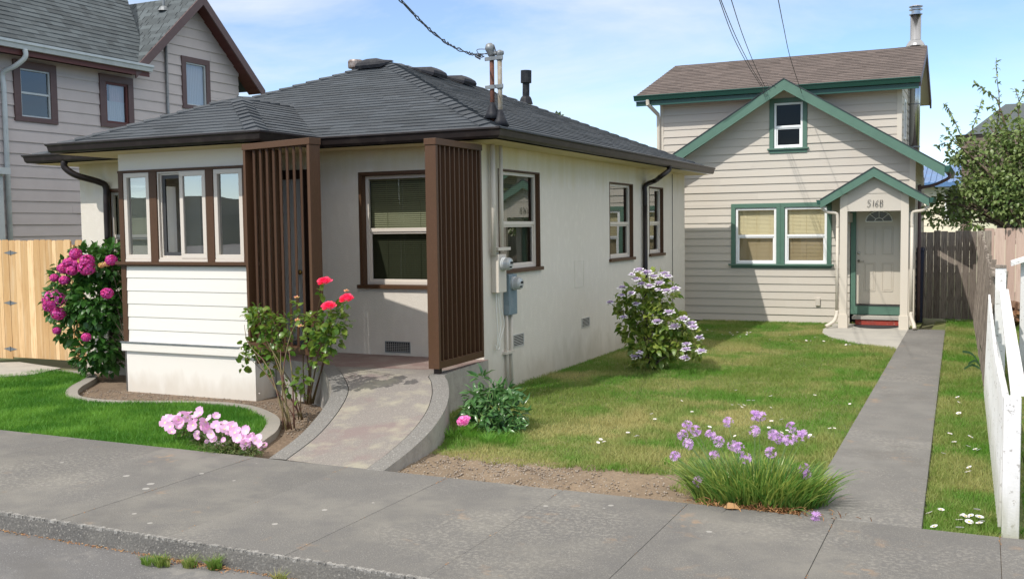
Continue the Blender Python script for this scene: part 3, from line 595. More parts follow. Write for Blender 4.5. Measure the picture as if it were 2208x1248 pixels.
# roof planes
cx=(EX0+EX1)/2; hw=(EX1-EX0)/2; pz=ZE+TS*hw; R0=(cx,EY0+hw,pz); R1=(cx,EY1-hw,pz); sl=math.sqrt(1+TS*TS)
A=(EX0,EY0,ZE);Bc=(EX1,EY0,ZE);C=(EX1,EY1,ZE);D=(EX0,EY1,ZE)
def roofplane(mb,O,Uv,Vv,pts,**k):
    O_=Vector(O);U_=Vector(Uv).normalized();V_=Vector(Vv).normalized()
    courses(mb,O,Uv,Vv,[((Vector(p)-O_).dot(U_),(Vector(p)-O_).dot(V_)) for p in pts],**k)
mr=MB(); kk=dict(exp=.142,lip=.0105,tab=.36,irr=.5)
roofplane(mr,A,(1,0,0),(0,1,TS),[A,Bc,R0],seed=1,**kk)
roofplane(mr,Bc,(0,1,0),(-1,0,TS),[Bc,C,R1,R0],seed=2,**kk)
roofplane(mr,C,(-1,0,0),(0,-1,TS),[C,D,R1],seed=3,exp=.142,lip=.012)
roofplane(mr,D,(0,-1,0),(1,0,TS),[D,A,R0,R1],seed=4,**kk)
# bay roof
bX0,bX1,bY=-11.56,-8.10,9.95; bc=(bX0+bX1)/2; bh=(bX1-bX0)/2; bz=ZE+TS*bh; q0=(bc,bY+bh,bz); yj=EY0+(bz-ZE)/TS; q1=(bc,yj+.25,bz)
Ab=(bX0,bY,ZE);Bb=(bX1,bY,ZE)
roofplane(mr,Ab,(1,0,0),(0,1,TS),[Ab,Bb,q0],seed=5,**kk)
roofplane(mr,Bb,(0,1,0),(-1,0,TS),[Bb,(bX1,EY0+.02,ZE),(bc,yj+.03,bz),q0],seed=6,**kk)
roofplane(mr,(bX0,EY0,ZE),(0,-1,0),(1,0,TS),[(bX0,EY0+.02,ZE),Ab,q0,(bc,yj+.03,bz)],seed=7,**kk)
roof=mr.build('roof','shingle_dark',house)
mc=MB()
def capline(a,b,w1,w2,s): caps(mc,a,b,w1,w2,seed=s)
up_=Vector((0,0,1))
def wing(a,b,n):   # direction in plane with normal n, perpendicular to ab, pointing away/down
    d=(Vector(b)-Vector(a)).normalized(); w=d.cross(Vector(n)).normalized(); return w if w.z<0 else -w
nF=(0,-TS,1);nR=(TS,0,1);nK=(0,TS,1);nL=(-TS,0,1)
for a,b,n1,n2,s in((Bc,R0,nF,nR,1),(A,R0,nF,nL,2),(C,R1,nK,nR,3),(D,R1,nK,nL,4),(Bb,q0,nF,nR,5),(Ab,q0,nF,nL,6)): capline(a,b,wing(a,b,n1),wing(a,b,n2),s)
for a,b,s in((R1,R0,7),(q1,q0,8)):
    w1=Vector((1,0,-TS)); w2=Vector((-1,0,-TS)); capline(a,b,w1,w2,s)
mc.build('ridge_caps','shingle_cap',roof)
# eave soffit and gutters
mb=MB(); zs=3.225
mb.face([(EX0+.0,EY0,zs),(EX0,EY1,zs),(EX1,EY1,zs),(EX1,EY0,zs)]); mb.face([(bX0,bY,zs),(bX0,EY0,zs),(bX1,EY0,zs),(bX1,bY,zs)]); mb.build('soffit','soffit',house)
mb=MB(); sweep(mb,[(EX0,EY1),(EX0,EY0),(bX0,EY0)],GUT,ZE+.005); sweep(mb,[(bX0,EY0),(bX0,bY),(bX1,bY),(bX1,EY0-.0)],GUT,ZE+.005); sweep(mb,[(bX1+.12,EY0),(EX1,EY0),(EX1,EY1)],GUT,ZE+.005); mb.build('gutter','gutter_dark',house,bevel=.004)
mb=MB()
for pth_ in([(EX0,EY1),(EX0,EY0),(bX0,EY0)],[(bX0,EY0),(bX0,bY),(bX1,bY),(bX1,EY0)],[(bX1+.12,EY0),(EX1,EY0),(EX1,EY1)]): sweep(mb,pth_,[(.106,.0052),(.121,.0052),(.121,.009),(.106,.009)],ZE)
mb.build('gutter_lip_highlight','gutter_lip_highlight',house)
# downspouts
def spout(path,r,m,parent,name='downspout',n=10):
    mb=MB(); mb.tube(smooth_path(path,5),r,n); return mb.build(name,m,parent,smooth=True)
a=xp(1441,362,EX1+.04); yv=xp(1391,450,XR+.06)[1]; spout([(EX1+.05,a[1],3.24),(EX1+.05,a[1],3.17),(EX1-.04,a[1]-.22,3.05),(XR+.16,yv+.30,2.99),(XR+.06,yv+.03,2.90),(XR+.06,yv,2.75),(XR+.06,yv,2.5)],.045,'gutter_dark',house)
mb=MB(); mb.tube([(XR+.06,yv,2.52),(XR+.06,yv,-.05)],.045,10); mb.build('downspout','gutter_dark',house,smooth=True)
dl=yp(137,350,EY0-.05); spout([(dl[0],EY0-.03,3.24),(dl[0],EY0-.03,3.15),(dl[0]+.13,EY0+.06,3.03),(dl[0]+.32,EY0+.32,2.93),(dl[0]+.38,PY-.06,2.85),(dl[0]+.38,PY-.06,2.6),(dl[0]+.38,PY-.06,2.0)],.05,'gutter_dark',house)
mb=MB(); mb.tube([(dl[0]+.38,PY-.06,2.02),(dl[0]+.38,PY-.06,0)],.05,10); mb.build('downspout','gutter_dark',house,smooth=True)
# --- sunroom bay
zt=yp(400,368,by)[2]; zsill=yp(400,571,by)[2]; zl=yp(400,751,by)[2]; ztop=3.225
mb=MB()
fB.wall(mb,bx0,bx1,zt+.02,ztop,[])
fl2=Fr((bx0,0,0),(0,-1,0)); fl2.wall(mb,-PY,-by,-.2,ztop,[(-PY+.12,-by-.10,1.35,2.86)])
mb.build('bay_wall','stucco_white',house)
fR2=FX(bx1)
mb=MB(); courses(mb,(bx1,0,0),(0,1,0),(0,0,1),[(by,.40),(10.98,.40),(10.98,ztop),(by,ztop)],.2,.004); 
for k in range(4): fR2.box(mb,by+.10+.15*k,by+.115+.15*k,.45,ztop,0,.012)
mb.build('bay_wall','brown',house,).__setitem__('label','brown boarded side of the sunroom behind the left screen')
mb=MB(); mb.face([(bx1-.01,10.98,.4),(-9.85,10.98,.4),(-9.85,10.98,ztop),(bx1-.01,10.98,ztop)]); mb.face([(-9.85,10.98,.4),(-9.85,PY,.4),(-9.85,PY,ztop),(-9.85,10.98,ztop)])
mb.face([(bx0,by+.01,.62),(bx1,by+.01,.62),(bx1,PY,.62),(bx0,PY,.62)]); mb.build('partition','int_wall',house)
mb=MB(); fB.box(mb,bx0,bx1,.0,.01,-.05,-.04); courses(mb,(0,by,0),(1,0,0),(0,0,1),[(bx0+.09,zl+.05),(bx1-.02,zl+.05),(bx1-.02,zsill),(bx0+.09,zsill)],(zsill-zl-.05)/6.,.010); mb.build('siding_panel','siding_white',house)
mb=MB(); fB.box(mb,bx0,bx0+.09,zl+.05,zsill,-.02,.018); fB.box(mb,bx1-.02,bx1+.018,zl-.0,zsill,-.05,.018); 
zq=zsill+.04
posts=[(252,268),(324,340),(446,462),(525,545)]
pu=[(yp(a,450,by)[0],yp(b,450,by)[0]) for a,b in posts]; pu[0]=(bx0,pu[0][1]); pu[3]=(pu[3][0],bx1+.006)
for a,b in pu: fB.box(mb,a,b,zq,zt,-.09,.018)
fB.box(mb,bx0-.004,bx1+.008,zt,zt+.035,-.09,.024)
fB.box(mb,bx0-.05,bx1+.06,zsill,zq,-.05,.075)
fB.box(mb,bx0-.04,bx1+.045,zsill-.02,zsill-.0005,-.02,.05)
mb.build('bay_trim','brown',house,bevel=.003)
mb=MB(); fB.box(mb,bx0-.02,bx1+.02,zl-.07,zl+.048,-.05,.045); mb.build('ledge','stucco_white',house,bevel=.006)
mb=MB(); fB.box(mb,bx0-.03,bx1-.25,zl+.05,zl+.062,.01,.06); mb.tube([(bx0-.03,by-.055,zl+.055),(bx1-.3,by-.055,zl+.055)],.008,6); mb.build('cable','galv',house)
mb=MB(); fB.wall(mb,bx0+.03,bx1-.03,-.2,zl-.07,[],n=-.0); fR2.wall(mb,by,10.85,-.2,zl-.0,[],n=-.03); mb.build('base_wall','stucco_white',house)
for i in range(3):
    u0=pu[i][1]; u1=pu[i+1][0]; mt_=MB(); fB.box(mt_,u0+.003,u1-.003,zq+.001,zq+.035,-.08,.015)
    w=mt_.build('window','vinyl',house,bevel=.003); mf=MB(); z0=zq+.036; z1=zt-.002
    if i!=1:
        ring(fB,mf,u0+.004,u1-.004,z0,z1,.062,-.06,.008); mf.build('frame','vinyl',w,bevel=.004)
        mg=MB(); mg.face([fB.p(u0+.06,z0+.06,-.03),fB.p(u1-.06,z0+.06,-.03),fB.p(u1-.06,z1-.06,-.03),fB.p(u0+.06,z1-.06,-.03)]); mg.build('pane','glass_bay',w)
    else:
        um=(u0+u1)/2-.01; ring(fB,mf,u0+.004,u1-.004,z0,z1,.022,-.075,.002); ring(fB,mf,u0+.03,u1-.03,z0+.025,z1-.025,.02,-.075,-.03)
        ring(fB,mf,um-.02,u1-.012,z0+.012,z1-.012,.06,-.03,.009); mf.build('frame','vinyl',w,bevel=.004)
        mg=MB(); mg.face([fB.p(um,z0+.06,-.012),fB.p(u1-.06,z0+.06,-.012),fB.p(u1-.06,z1-.06,-.012),fB.p(um,z1-.06,-.012)]); mg.build('pane','glass_bay',w)
        ms_=MB(); ring(fB,ms_,u0+.055,um-.02,z0+.05,z1-.05,.045,-.07,-.045); ms_.build('screen_frame','dark_frame',w)
mb=MB(); fl2s=fl2; ring(fl2,mb,-PY+.12,-by-.10,1.35,2.86,.05,-.06,.0); mb.build('side_frame','vinyl',house)
mb=MB(); mb.box(-10.06,-9.93,11.05,11.12,.62,ztop); mb.box(-9.02,-8.90,10.72,10.80,.62,ztop); mb.build('sunroom_post','int_wall',house)
# front door on the wall beside the sunroom
mb=MB(); fF.box(mb,-9.70,-8.40,2.862,2.99,-.02,.03); fF.box(mb,-8.70,-8.60,.43,2.862,-.05,.035); fF.box(mb,-8.60,-8.42,.43,1.79,-.06,.01); fF.box(mb,-8.44,-8.40,.43,2.862,-.03,.032); fF.box(mb,-8.60,-8.44,.44,2.86,-.075,-.065); mb.build('door_trim','dark_wood',house)
mb=MB(); fF.box(mb,-9.61,-8.702,.44,2.62,-.06,-.015); fF.box(mb,-9.61,-8.702,2.62,2.86,-.06,-.02); d_=mb.build('door','door_pale',house)
mb=MB(); mb.lathe([(.012,0),(.012,.03),(.03,.035),(.036,.06),(.025,.08)],(yp(650,578,PY)[0]+.0,PY+.012,1.55),(0,-1,0),14); mb.build('handle','brass',d_,smooth=True)
mb=MB(); fF.box(mb,-8.59,-8.445,1.79,2.85,-.055,-.045); mb.build('sidelight','louver',house)
# slatted screens
def screen(P0,P1,z0,z1,nf,fd,name,lab,endpost,post_w=.03,ft=.035,turn=0.):
    P0=Vector(P0);P1=Vector(P1); d=(P1-P0).normalized(); ang=math.atan2(d.y,d.x); Ln=(P1-P0).length; nrm=Vector((d.y,-d.x,0))
    def bx(mb,s0,s1,za,zb,n0,n1): 
        mb.hexa([P0+d*s0+nrm*n1+up_*za,P0+d*s1+nrm*n1+up_*za,P0+d*s1+nrm*n0+up_*za,P0+d*s0+nrm*n0+up_*za,P0+d*s0+nrm*n1+up_*zb,P0+d*s1+nrm*n1+up_*zb,P0+d*s1+nrm*n0+up_*zb,P0+d*s0+nrm*n0+up_*zb])
    f=MB(); bx(f,-.01,Ln+.012,z1-.075,z1,-.008,fd+.008)
    s=f.build(name,'brown',house,bevel=.004); s['label']=lab
    f=MB(); bx(f,post_w+.001,Ln-post_w-.001,z0,z0+.085,.002,fd-.002); f.build('bottom_rail','brown',s,bevel=.003)
    for e in endpost:
        p=MB(); 
        if e==0: bx(p,0,post_w,z0-.001,z1-.077,0,fd)
        else: bx(p,Ln-post_w,Ln,z0-.001,z1-.077,0,fd)
        p.build('post','brown',s,bevel=.003)
    for k in range(nf):
        c=post_w+(Ln-2*post_w)*(k+.6)/(nf+.2); p=MB(); cc=P0+d*c+nrm*(fd/2); dd_=(-nrm*math.cos(turn)-d*math.sin(turn)); tt_=Vector((dd_.y,-dd_.x,0)); hl=(fd/2-.008) if turn==0 else .075
        q=[cc-dd_*hl-tt_*ft/2,cc-dd_*hl+tt_*ft/2,cc+dd_*hl+tt_*ft/2,cc+dd_*hl-tt_*ft/2]; p.hexa([v+up_*(z0+.087) for v in q]+[v+up_*(z1-.077) for v in q]); p.build('slat','brown',s)
    return s
z0s=.60
mb=MB(); mb.hexa([(-8.27,10.035,.68),(-8.245,10.05,.68),(-8.605,10.47,.68),(-8.63,10.455,.68),(-8.27,10.035,3.12),(-8.245,10.05,3.12),(-8.605,10.47,3.12),(-8.63,10.455,3.12)]); mb.build('return_board','brown',house)
screen((-8.25,10.03,0),(-7.03,9.73,0),.675,3.207,9,.16,'slatted_screen','brown slatted screen between the sunroom and the porch',(0,1),.045,.026,.84)
s2=screen((-5.895,10.20,0),(-5.895,11.37,0),.50,3.185,9,.145,'slatted_screen','brown slatted screen at the right side of the porch',(0,1),.05,.022,0.)
s2_=MB(); s2_.box(-5.86,-5.79,10.26,10.33,.425,.503); s2_.build('foot','dark_wood',s2)
# crawl vents and access panel
def vent(fr,parent,u0,u1,z0,z1,mesh=False):
    mb=MB(); ring(fr,mb,u0,u1,z0,z1,.012,-.01,.01); v=mb.build('vent','louver' if not mesh else 'galv',parent)
    mb=MB(); mb.face([fr.p(u0,z0,.002),fr.p(u1,z0,.002),fr.p(u1,z1,.002),fr.p(u0,z1,.002)]); mb.build('opening','dark_hole',v)
    mb=MB(); n=int((z1-z0)/.022)
    hw_=.004 if not mesh else .0013
    for k in range(1,n): fr.box(mb,u0+.012,u1-.012,z0+k*.022-hw_,z0+k*.022+hw_,.003,.008)
    if mesh:
        n=int((u1-u0)/.03)
        for k in range(1,n): fr.box(mb,u0+k*.03-.0014,u0+k*.03+.0014,z0+.012,z1-.012,.0085,.012)
    mb.build('louvre','louver',v)
vent(fS,house,xp(1106,740,XR)[1],xp(1129,740,XR)[1],.48,.66); vent(fS,house,xp(1254,700,XR)[1],xp(1271,700,XR)[1],.50,.66)
vent(fF,house,yp(831,745,PY)[0],yp(885,745,PY)[0],.47,.62,True)
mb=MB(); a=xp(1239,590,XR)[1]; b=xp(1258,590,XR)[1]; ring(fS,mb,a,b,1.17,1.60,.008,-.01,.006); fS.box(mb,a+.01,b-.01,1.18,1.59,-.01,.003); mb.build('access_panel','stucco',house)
# power service: masts, conduits, meters
mast=[]
for px,m_,zt_,off in((1061,'rust',4.30,0),(1079,'conduit',4.22,.0)):
    Yc=xp(px,400,XR+.05)[1]; mb=MB(); mb.tube([(XR+.06,Yc,3.22),(XR+.06,Yc,1.78 if px==1061 else 1.83)],.036 if px==1061 else .028,10); mb.build('conduit','paint_box',house,smooth=True)
for px,pyb,pyt,m_ in((1062,240,118,'rust'),(1079,256,120,'conduit')):
    b=yp(px,pyb,11.72); t=yp(px-1,pyt,11.72); t[0]=b[0]; mast.append((b,t))
    mb=MB(); mb.tube([(b[0],b[1],b[2]-.15),(b[0],b[1],t[2])],.030,12); p=mb.build('service_mast',m_,house,smooth=True)
    mb=MB(); mb.lathe([(.115,-.10),(.085,-.03),(.05,.06),(.034,.11)],(b[0],b[1],b[2]),n=16); mb.build('flashing','black_metal',p,smooth=True)
(b1,t1),(b2,t2)=mast
mb=MB(); mb.lathe([(.035,-.03),(.05,0),(.05,.04),(.062,.06),(.062,.10),(.04,.14),(.01,.15)],(t1[0],t1[1],t1[2]),(-.25,-.1,1),14); mb.lathe([(.035,0),(.042,.03),(.042,.07),(.015,.09)],(t2[0],t2[1],t2[2]-.02),(.2,-.3,1),12); mb.tube([(t2[0]-.12,t2[1],t2[2]+.03),(t2[0]+.05,t2[1],t2[2]+.03)],.028,10); mb.build('weatherhead','galv',house,smooth=True)
mb=MB()
for dz in(-.06,-.42): mb.bar((t1[0]-.08,t1[1]-.035,t1[2]+dz),(t2[0]+.06,t2[1]-.035,t2[2]+dz+.03),.02,.045); mb.lathe([(.04,-.02),(.04,.02)],(t1[0],t1[1],t1[2]+dz+.01)); mb.lathe([(.04,-.02),(.04,.02)],(t2[0],t2[1],t2[2]+dz+.02))
mb.build('mast_bracket','galv',house)
def meter(y0,y1,z0,z1,dep,m_,zc,name,lab):
    mb=MB(); fS.box(mb,y0,y1,z0,z1,.0,dep); o=mb.build('meter_box',m_,house,bevel=.008); o['label']=lab
    mb=MB(); c=(XR+dep,(y0+y1)/2,zc); mb.lathe([(.095,0),(.095,.03),(.085,.035),(.083,.10),(.07,.125),(.02,.135)],c,(1,0,0),24); d=mb.build('meter','meter_glass',o,smooth=False)
    mb=MB(); fS.box(mb,(y0+y1)/2-.035,(y0+y1)/2+.035,zc+.0,zc+.03,dep+.126,dep+.139); fS.box(mb,(y0+y1)/2-.05,(y0+y1)/2-.0,zc-.05,zc-.03,dep+.11,dep+.137); mb.build('display','dark_hole',o)
meter(xp(1058,560,XR)[1],xp(1058,560,XR)[1]+.24,1.285,1.79,.115,'paint_box',1.665,'a','cream meter box under the conduits')
meter(xp(1083,640,XR)[1]+.03,xp(1083,640,XR)[1]+.29,.96,1.51,.09,'meter_blue',1.385,'b','blue grey meter box with a pipe below')
mb=MB(); ym=xp(1083,640,XR)[1]
for dy in(.06,.20): mb.tube([(XR+.035,ym+dy,.97),(XR+.035,ym+dy,-.1)],.021,8); mb.build('conduit','paint_box',house,smooth=True); mb=MB()
fS.box(mb,ym-.02,ym+.26,.43,.465,.0,.062); mb.build('conduit_strap','paint_box',house); mb=MB(); fS.box(mb,ym-.30,ym+.08,1.84,1.88,.0,.098); mb.build('conduit_strap','paint_box',house)
mb=MB(); yb=xp(1058,560,XR)[1]
for dy,zz_,sw_ in((.05,.60,-.0),(.11,.66,.05),(.16,.62,.10)):
    mb.tube(smooth_path([(XR+.05,yb+dy,1.28),(XR+.05,yb+dy+sw_*.3,1.1),(XR+.06,yb+dy+sw_,.85),(XR+.05,yb+dy*.6+.03,zz_),(XR+.04,yb+dy-.02,zz_-.06)],5),.007,6)
mb.tube(smooth_path([(XR+.04,yb+.02,.60),(XR+.05,yb+.06,.53),(XR+.05,yb+.13,.55),(XR+.05,yb+.14,.66)],5),.008,6); mb.build('loose_cable','white_wire',house)
mb=MB(); yy=xp(1449,500,XR)[1]; mb.tube([(XR+.01,yy,3.2),(XR+.012,yy,.3)],.006,5); mb.build('cable','cable',house)
# roof furniture
def roofz(x,y): return min(ZE+TS*(EX1-x),ZE+TS*(y-EY0),pz,ZE+TS*(x-EX0))
def boxvent(c,ux,lab):
    """low slant-back vent; ux: along eave, other axis up-slope"""
    c=Vector(c); ux=Vector(ux).normalized(); 
    vs=Vector((0,1,TS)).normalized() if abs(ux.x)>.5 else Vector((-1,0,TS)).normalized()
    n=ux.cross(vs).normalized()
    if n.z<0: n=-n
    mb=MB(); P=lambda a,b,h: c+ux*a+vs*b+n*h
    mb.hexa([P(-.24,-.22,0),P(.24,-.22,0),P(.24,.26,0),P(-.24,.26,0),P(-.24,-.22,.012),P(.24,-.22,.012),P(.24,.26,.012),P(-.24,.26,.012)])
    rings=[(-.22,-.20,.05),(-.20,-.18,.10),(-.14,-.10,.135),(-.10,-.02,.14)]
    prev=None
    for a,b,h in((.25,-.23,.03),(.25,-.23,.085),(.22,-.20,.125),(.16,-.13,.145),(.10,-.05,.15)):
        r=[P(-a,b,h),P(a,b,h),P(a*.95,.23,h*.28),P(-a*.95,.23,h*.28)]
        if prev: 
            for i in range(4): mb.face([prev[i],prev[(i+1)%4],r[(i+1)%4],r[i]])
        prev=r
    mb.face(prev); o=mb.build('roof_vent','black_metal',house,bevel=.006)
yf=EY0+3.75; xf=yp(808,140,yf)[0]; boxvent((xf,yf,roofz(xf,yf)+.01),(1,0,0),'')
for px in(925,990):
    # on the right slope just under the ridge
    xx=cx+.42; yy=xp(px,165,xx)[1]; boxvent((xx,yy,roofz(xx,yy)+.01),(0,1,0),'')
p=yp(767,150,16.3); mb=MB(); zb=4.75; mb.lathe([(.085,0),(.085,.12),(.12,.14),(.12,.17),(.075,.18),(.075,.24)],(p[0],16.3,p[2]-.20),n=18); mb.lathe([(.14,0),(.145,.03),(.145,.12),(.13,.15),(.05,.16)],(p[0],16.3,p[2]+.02),n=20); mb.tube([(p[0],16.3,zb),(p[0],16.3,p[2]-.1)],.07,12); mb.build('flue','vent_metal',house,smooth=False)
xx=cx+.55; p=xp(1134,215,xx); mb=MB(); b0=Vector((xx,p[1],roofz(xx,p[1]))); ax=Vector((.02,.0,1)); 
t0=xp(1140,155,xx); hgt=t0[2]-b0.z
mb.lathe([(.15,-.06),(.12,.05),(.10,.09),(.075,.11),(.075,hgt-.25)],b0,ax,16); mb.lathe([(.115,hgt-.26),(.115,hgt)],b0,ax,16); mb.build('flue','black_metal',house).__setitem__('label','tall black flue pipe with a wide cap')
# ================================================================== BEIGE GABLED HOUSE
GY=22.9; g=empty('beige_gabled_house',(-3.9,24,0),'beige clapboard house with green gable trim behind the side lawn','house')
fG=FY(GY); gx0=-7.1; gx1=yp(1972,400,GY)[0]
gw=[yp(1586,449,GY),yp(1674,569,GY),yp(1692,447,GY),yp(1783,568,GY)]
gwin=[(gw[0][0],gw[1][0],gw[1][2],gw[0][2]),(gw[2][0],gw[3][0],gw[1][2],gw[0][2])]
uw0=yp(1669,223,GY); uw1=yp(1731,318,GY); uwin=(uw0[0],uw1[0],uw1[2],uw0[2])
ap=yp(1690,190,GY-.45); apx=ap[0]; GO=GY-.45
ez=yp(2036,372,GO); slope=(yp(1690,170,GO)[2]-yp(2037,357,GO)[2])/(yp(2037,357,GO)[0]-apx)
zap=yp(1690,170,GO)[2]; exr=yp(2037,357,GO)[0]; exl=2*apx-exr
def grz(x): return zap-slope*abs(x-apx)
pd0=yp(1843,455,GY+.0); 
dX0=yp(1843,600,GY)[0]+.02; dX1=dX0+.93; dZ0=yp(1843,655,GY)[2]; dZ1=dZ0+2.05
mb=MB(); cw=.10
poly=[(gx0+cw,GZ),(gx1-cw,GZ),(gx1-cw,grz(gx1)-.1),(apx,zap-.12),(gx0+cw,grz(gx0)-.1)]
hol=[(gwin[0][0]-.1,gwin[1][1]+.1,gwin[0][2]-.08,gwin[0][3]+.07),(uwin[0]-.1,uwin[1]+.1,uwin[2]-.08,uwin[3]+.08),(dX0-.12,dX1+.12,-.2,dZ1+.1)]
ex_=.172; LAP=.020
courses(mb,(0,GY,0),(1,0,0),(0,0,1),poly,ex_,LAP,holes=hol,v0=GZ,tab=3.1,irr=.9,seed=71)
YSB=26.2
courses(mb,(gx1,0,0),(0,1,0),(0,0,1),[(GY+.02,GZ),(YSB,GZ),(YSB,grz(gx1)-.06),(GY+.02,grz(gx1)-.06)],ex_,.012,v0=GZ)
wall=mb.build('siding','siding_beige',g)
mb=MB(); fG.box(mb,gx1-cw,gx1+.02,GZ,grz(gx1)-.06,-.08,.022); fG.box(mb,gx0,gx0+cw,GZ,grz(gx0)-.06,-.08,.022); mb.box(gx1-.02,gx1+.02,YSB,YSB+.08,GZ,3.2); mb.build('corner_board','trim_beige',g)
mb=MB(); mb.box(gx0+.05,gx1-.03,GY+.25,YSB,-.2,3.1); mb.build('inner_wall','dark_room',g)
# windows with a shared green surround
for i,(a,b,c,d) in enumerate(gwin):
    window(fG,g,a,b,c,d,trim='green',frame='vinyl_white',tw=.095,proud=.03,reveal=.004,sill=.035,sill_over=.02 if 0 else -.02+.02,mid=.5,blind='blind_tan',glass2='glass_mesh',fw=.05,slat=.03,trim_bot=.06,tilt=.9,back=False,label=('left' if i==0 else 'right')+' window of the green framed pair')
mb=MB(); a=gwin[0][0]-.095;b=gwin[1][1]+.095; fG.box(mb,a-.05,b+.05,gwin[0][2]-.036,gwin[0][2]-.001,-.01,.09); fG.box(mb,gwin[0][1]+.09,gwin[1][0]-.09,gwin[0][2],gwin[0][3]+.09,-.01,.029); mb.build('window_sill','green',g,bevel=.004)
window(fG,g,*uwin,trim='green',frame='vinyl_white',tw=.095,proud=.03,reveal=.004,sill=.035,sill_over=.04,mid=.47,glass='glass_attic',fw=.045,trim_bot=.075,label='small attic window under the gable peak',back=True)
# gable roof
th=.16; mb=MB(); YR=GY+1.0
for s,xe in((1,exr),(-1,exl)):
    d=Vector((s,0,-slope)).normalized(); nrm=Vector((slope*s,0,1)).normalized(); 
    O_=Vector((xe,GO,grz(xe)))
    Ul=(xe-apx)*s*math.sqrt(1+slope**2)
    yend=YSB
    if s>0: courses(mb,(xe,GO,grz(xe)),(0,1,0),(-1,0,slope),[(0,0),(yend-GO,0),(yend-GO,Ul),(0,Ul)],.14,.012,tab=.3,irr=.9,seed=21)
    else: courses(mb,(xe,yend,grz(xe)),(0,-1,0),(1,0,slope),[(0,0),(yend-GO,0),(yend-GO,Ul),(0,Ul)],.14,.012,tab=.3,irr=.9,seed=22)
mb.build('roof','shingle_brown',g)
mb=MB()
for s,xe in((1,exr),(-1,exl)):
    P=lambda x,y,dz: (x,y,grz(x)+dz)
    mb.face([P(apx,GO+.04,-.03),P(xe,GO+.04,-.03),P(xe,YSB,-.03),P(apx,YSB,-.03)])
mb.build('soffit','trim_beige',g)
mb=MB()
for s,xe in((1,exr),(-1,exl)):
    vt=.235
    P=lambda x,y,dz: Vector((x,y,grz(x)+dz)); q=[P(apx,GO-.0,-.006-vt),P(xe,GO,-.006-vt*.95),P(xe,GO+.04,-.006-vt*.95),P(apx,GO+.04,-.006-vt),P(apx,GO,-.006),P(xe,GO,-.006),P(xe,GO+.04,-.006),P(apx,GO+.04,-.006)]
    mb.hexa(q)
mb.build('bargeboard','green',g)
mb=MB()
for s,xe in((1,exr),(-1,exl)):
    mb.hexa([Vector((apx,GO-.015,zap-.004)),Vector((xe,GO-.015,grz(xe)-.004)),Vector((xe,GO+.05,grz(xe)-.004)),Vector((apx,GO+.05,zap-.004)),Vector((apx,GO-.015,zap+.016)),Vector((xe,GO-.015,grz(xe)+.016)),Vector((xe,GO+.05,grz(xe)+.016)),Vector((apx,GO+.05,zap+.016))])
mb.build('shingle_edge','shingle_cap',g)
mb=MB(); sweep(mb,[(exr-.0,GO+.02),(exr,YSB)],[(0,.0),(0,-.13),(.07,-.13),(.11,-.02),(.11,.0)],grz(exr)-.0); mb.build('gutter','green_dark',g)
spout([(exr+.05,GY+.5,grz(exr)-.10),(exr+.05,GY+.5,grz(exr)-.22),(exr-.25,GY+.55,grz(exr)-.36),(gx1+.08,GY+.6,grz(exr)-.42),(gx1+.07,GY+.6,grz(exr)-.6),(gx1+.07,GY+.6,0)],.035,'trim_plum',g)
# upper storey
UY=GY+.75; ux0=yp(1424,240,UY)[0]; ux1=yp(1943,240,UY)[0]; UEY=UY-.42
ue0=yp(1369,208,UEY); ue1=yp(1985,167,UEY); uez=(ue0[2]+ue1[2])/2; uxe0=ue0[0]; uxe1=ue1[0]; RY=UEY+2.35; rz=xp(1998,99,uxe1)[2]; rz=yp(1998,99,RY)[2]; us=(rz-uez)/(RY-UEY)
BYE=2*RY-UEY; urx0=yp(1456,142,RY)[0]
mb=MB(); vs_=math.sqrt(1+us*us)
courses(mb,(0,UY,0),(1,0,0),(0,0,1),[(ux0+.08,3.0),(ux1-.08,3.0),(ux1-.08,uez),(ux0+.08,uez)],ex_,LAP,v0=GZ,tab=3.1,irr=.9,seed=72)
UBY=BYE-.35
courses(mb,(ux1,0,0),(0,1,0),(0,0,1),[(UY+.02,3.0),(UBY,3.0),(UBY,uez-.02+us*.35),(RY,rz-.08),(UY+.02,uez-.02+us*.35)],ex_,.012,v0=GZ)
mb.build('upper_siding','siding_beige',g)
mb=MB(); fU=FY(UY); fU.box(mb,ux1-.08,ux1+.02,3,uez,-.1,.022); fU.box(mb,ux0,ux0+.08,3,uez,-.1,.022); mb.build('corner_board','trim_beige',g)
mb=MB(); Lr=(RY-UEY)*vs_
courses(mb,(0,UEY,uez),(1,0,0),(0,1,us),[(uxe0,0),(uxe1,0),(uxe1,Lr),(urx0,Lr)],.14,.012,tab=.3,irr=.9,seed=31)
mb.face([(uxe1,BYE,uez),(uxe0,BYE,uez),(urx0,RY,rz),(uxe1,RY,rz)]); mb.face([(uxe0,UEY,uez),(urx0,RY,rz),(uxe0,BYE,uez)])
mb.build('upper_roof','shingle_brown',g)
mb=MB(); mb.face([(uxe0,UEY,uez-.13),(uxe1-.03,UEY,uez-.13),(uxe1-.03,UY+.1,uez-.13),(uxe0,UY+.1,uez-.13)]); mb.face([(ux1-.1,UEY,uez-.12),(uxe1-.03,UEY,uez-.12),(uxe1-.03,RY,rz-.12),(ux1-.1,RY,rz-.12)]); mb.face([(ux1-.1,BYE,uez-.12),(uxe1-.03,BYE,uez-.12),(uxe1-.03,RY,rz-.12),(ux1-.1,RY,rz-.12)]); mb.build('soffit','trim_beige',g)
mb=MB(); 
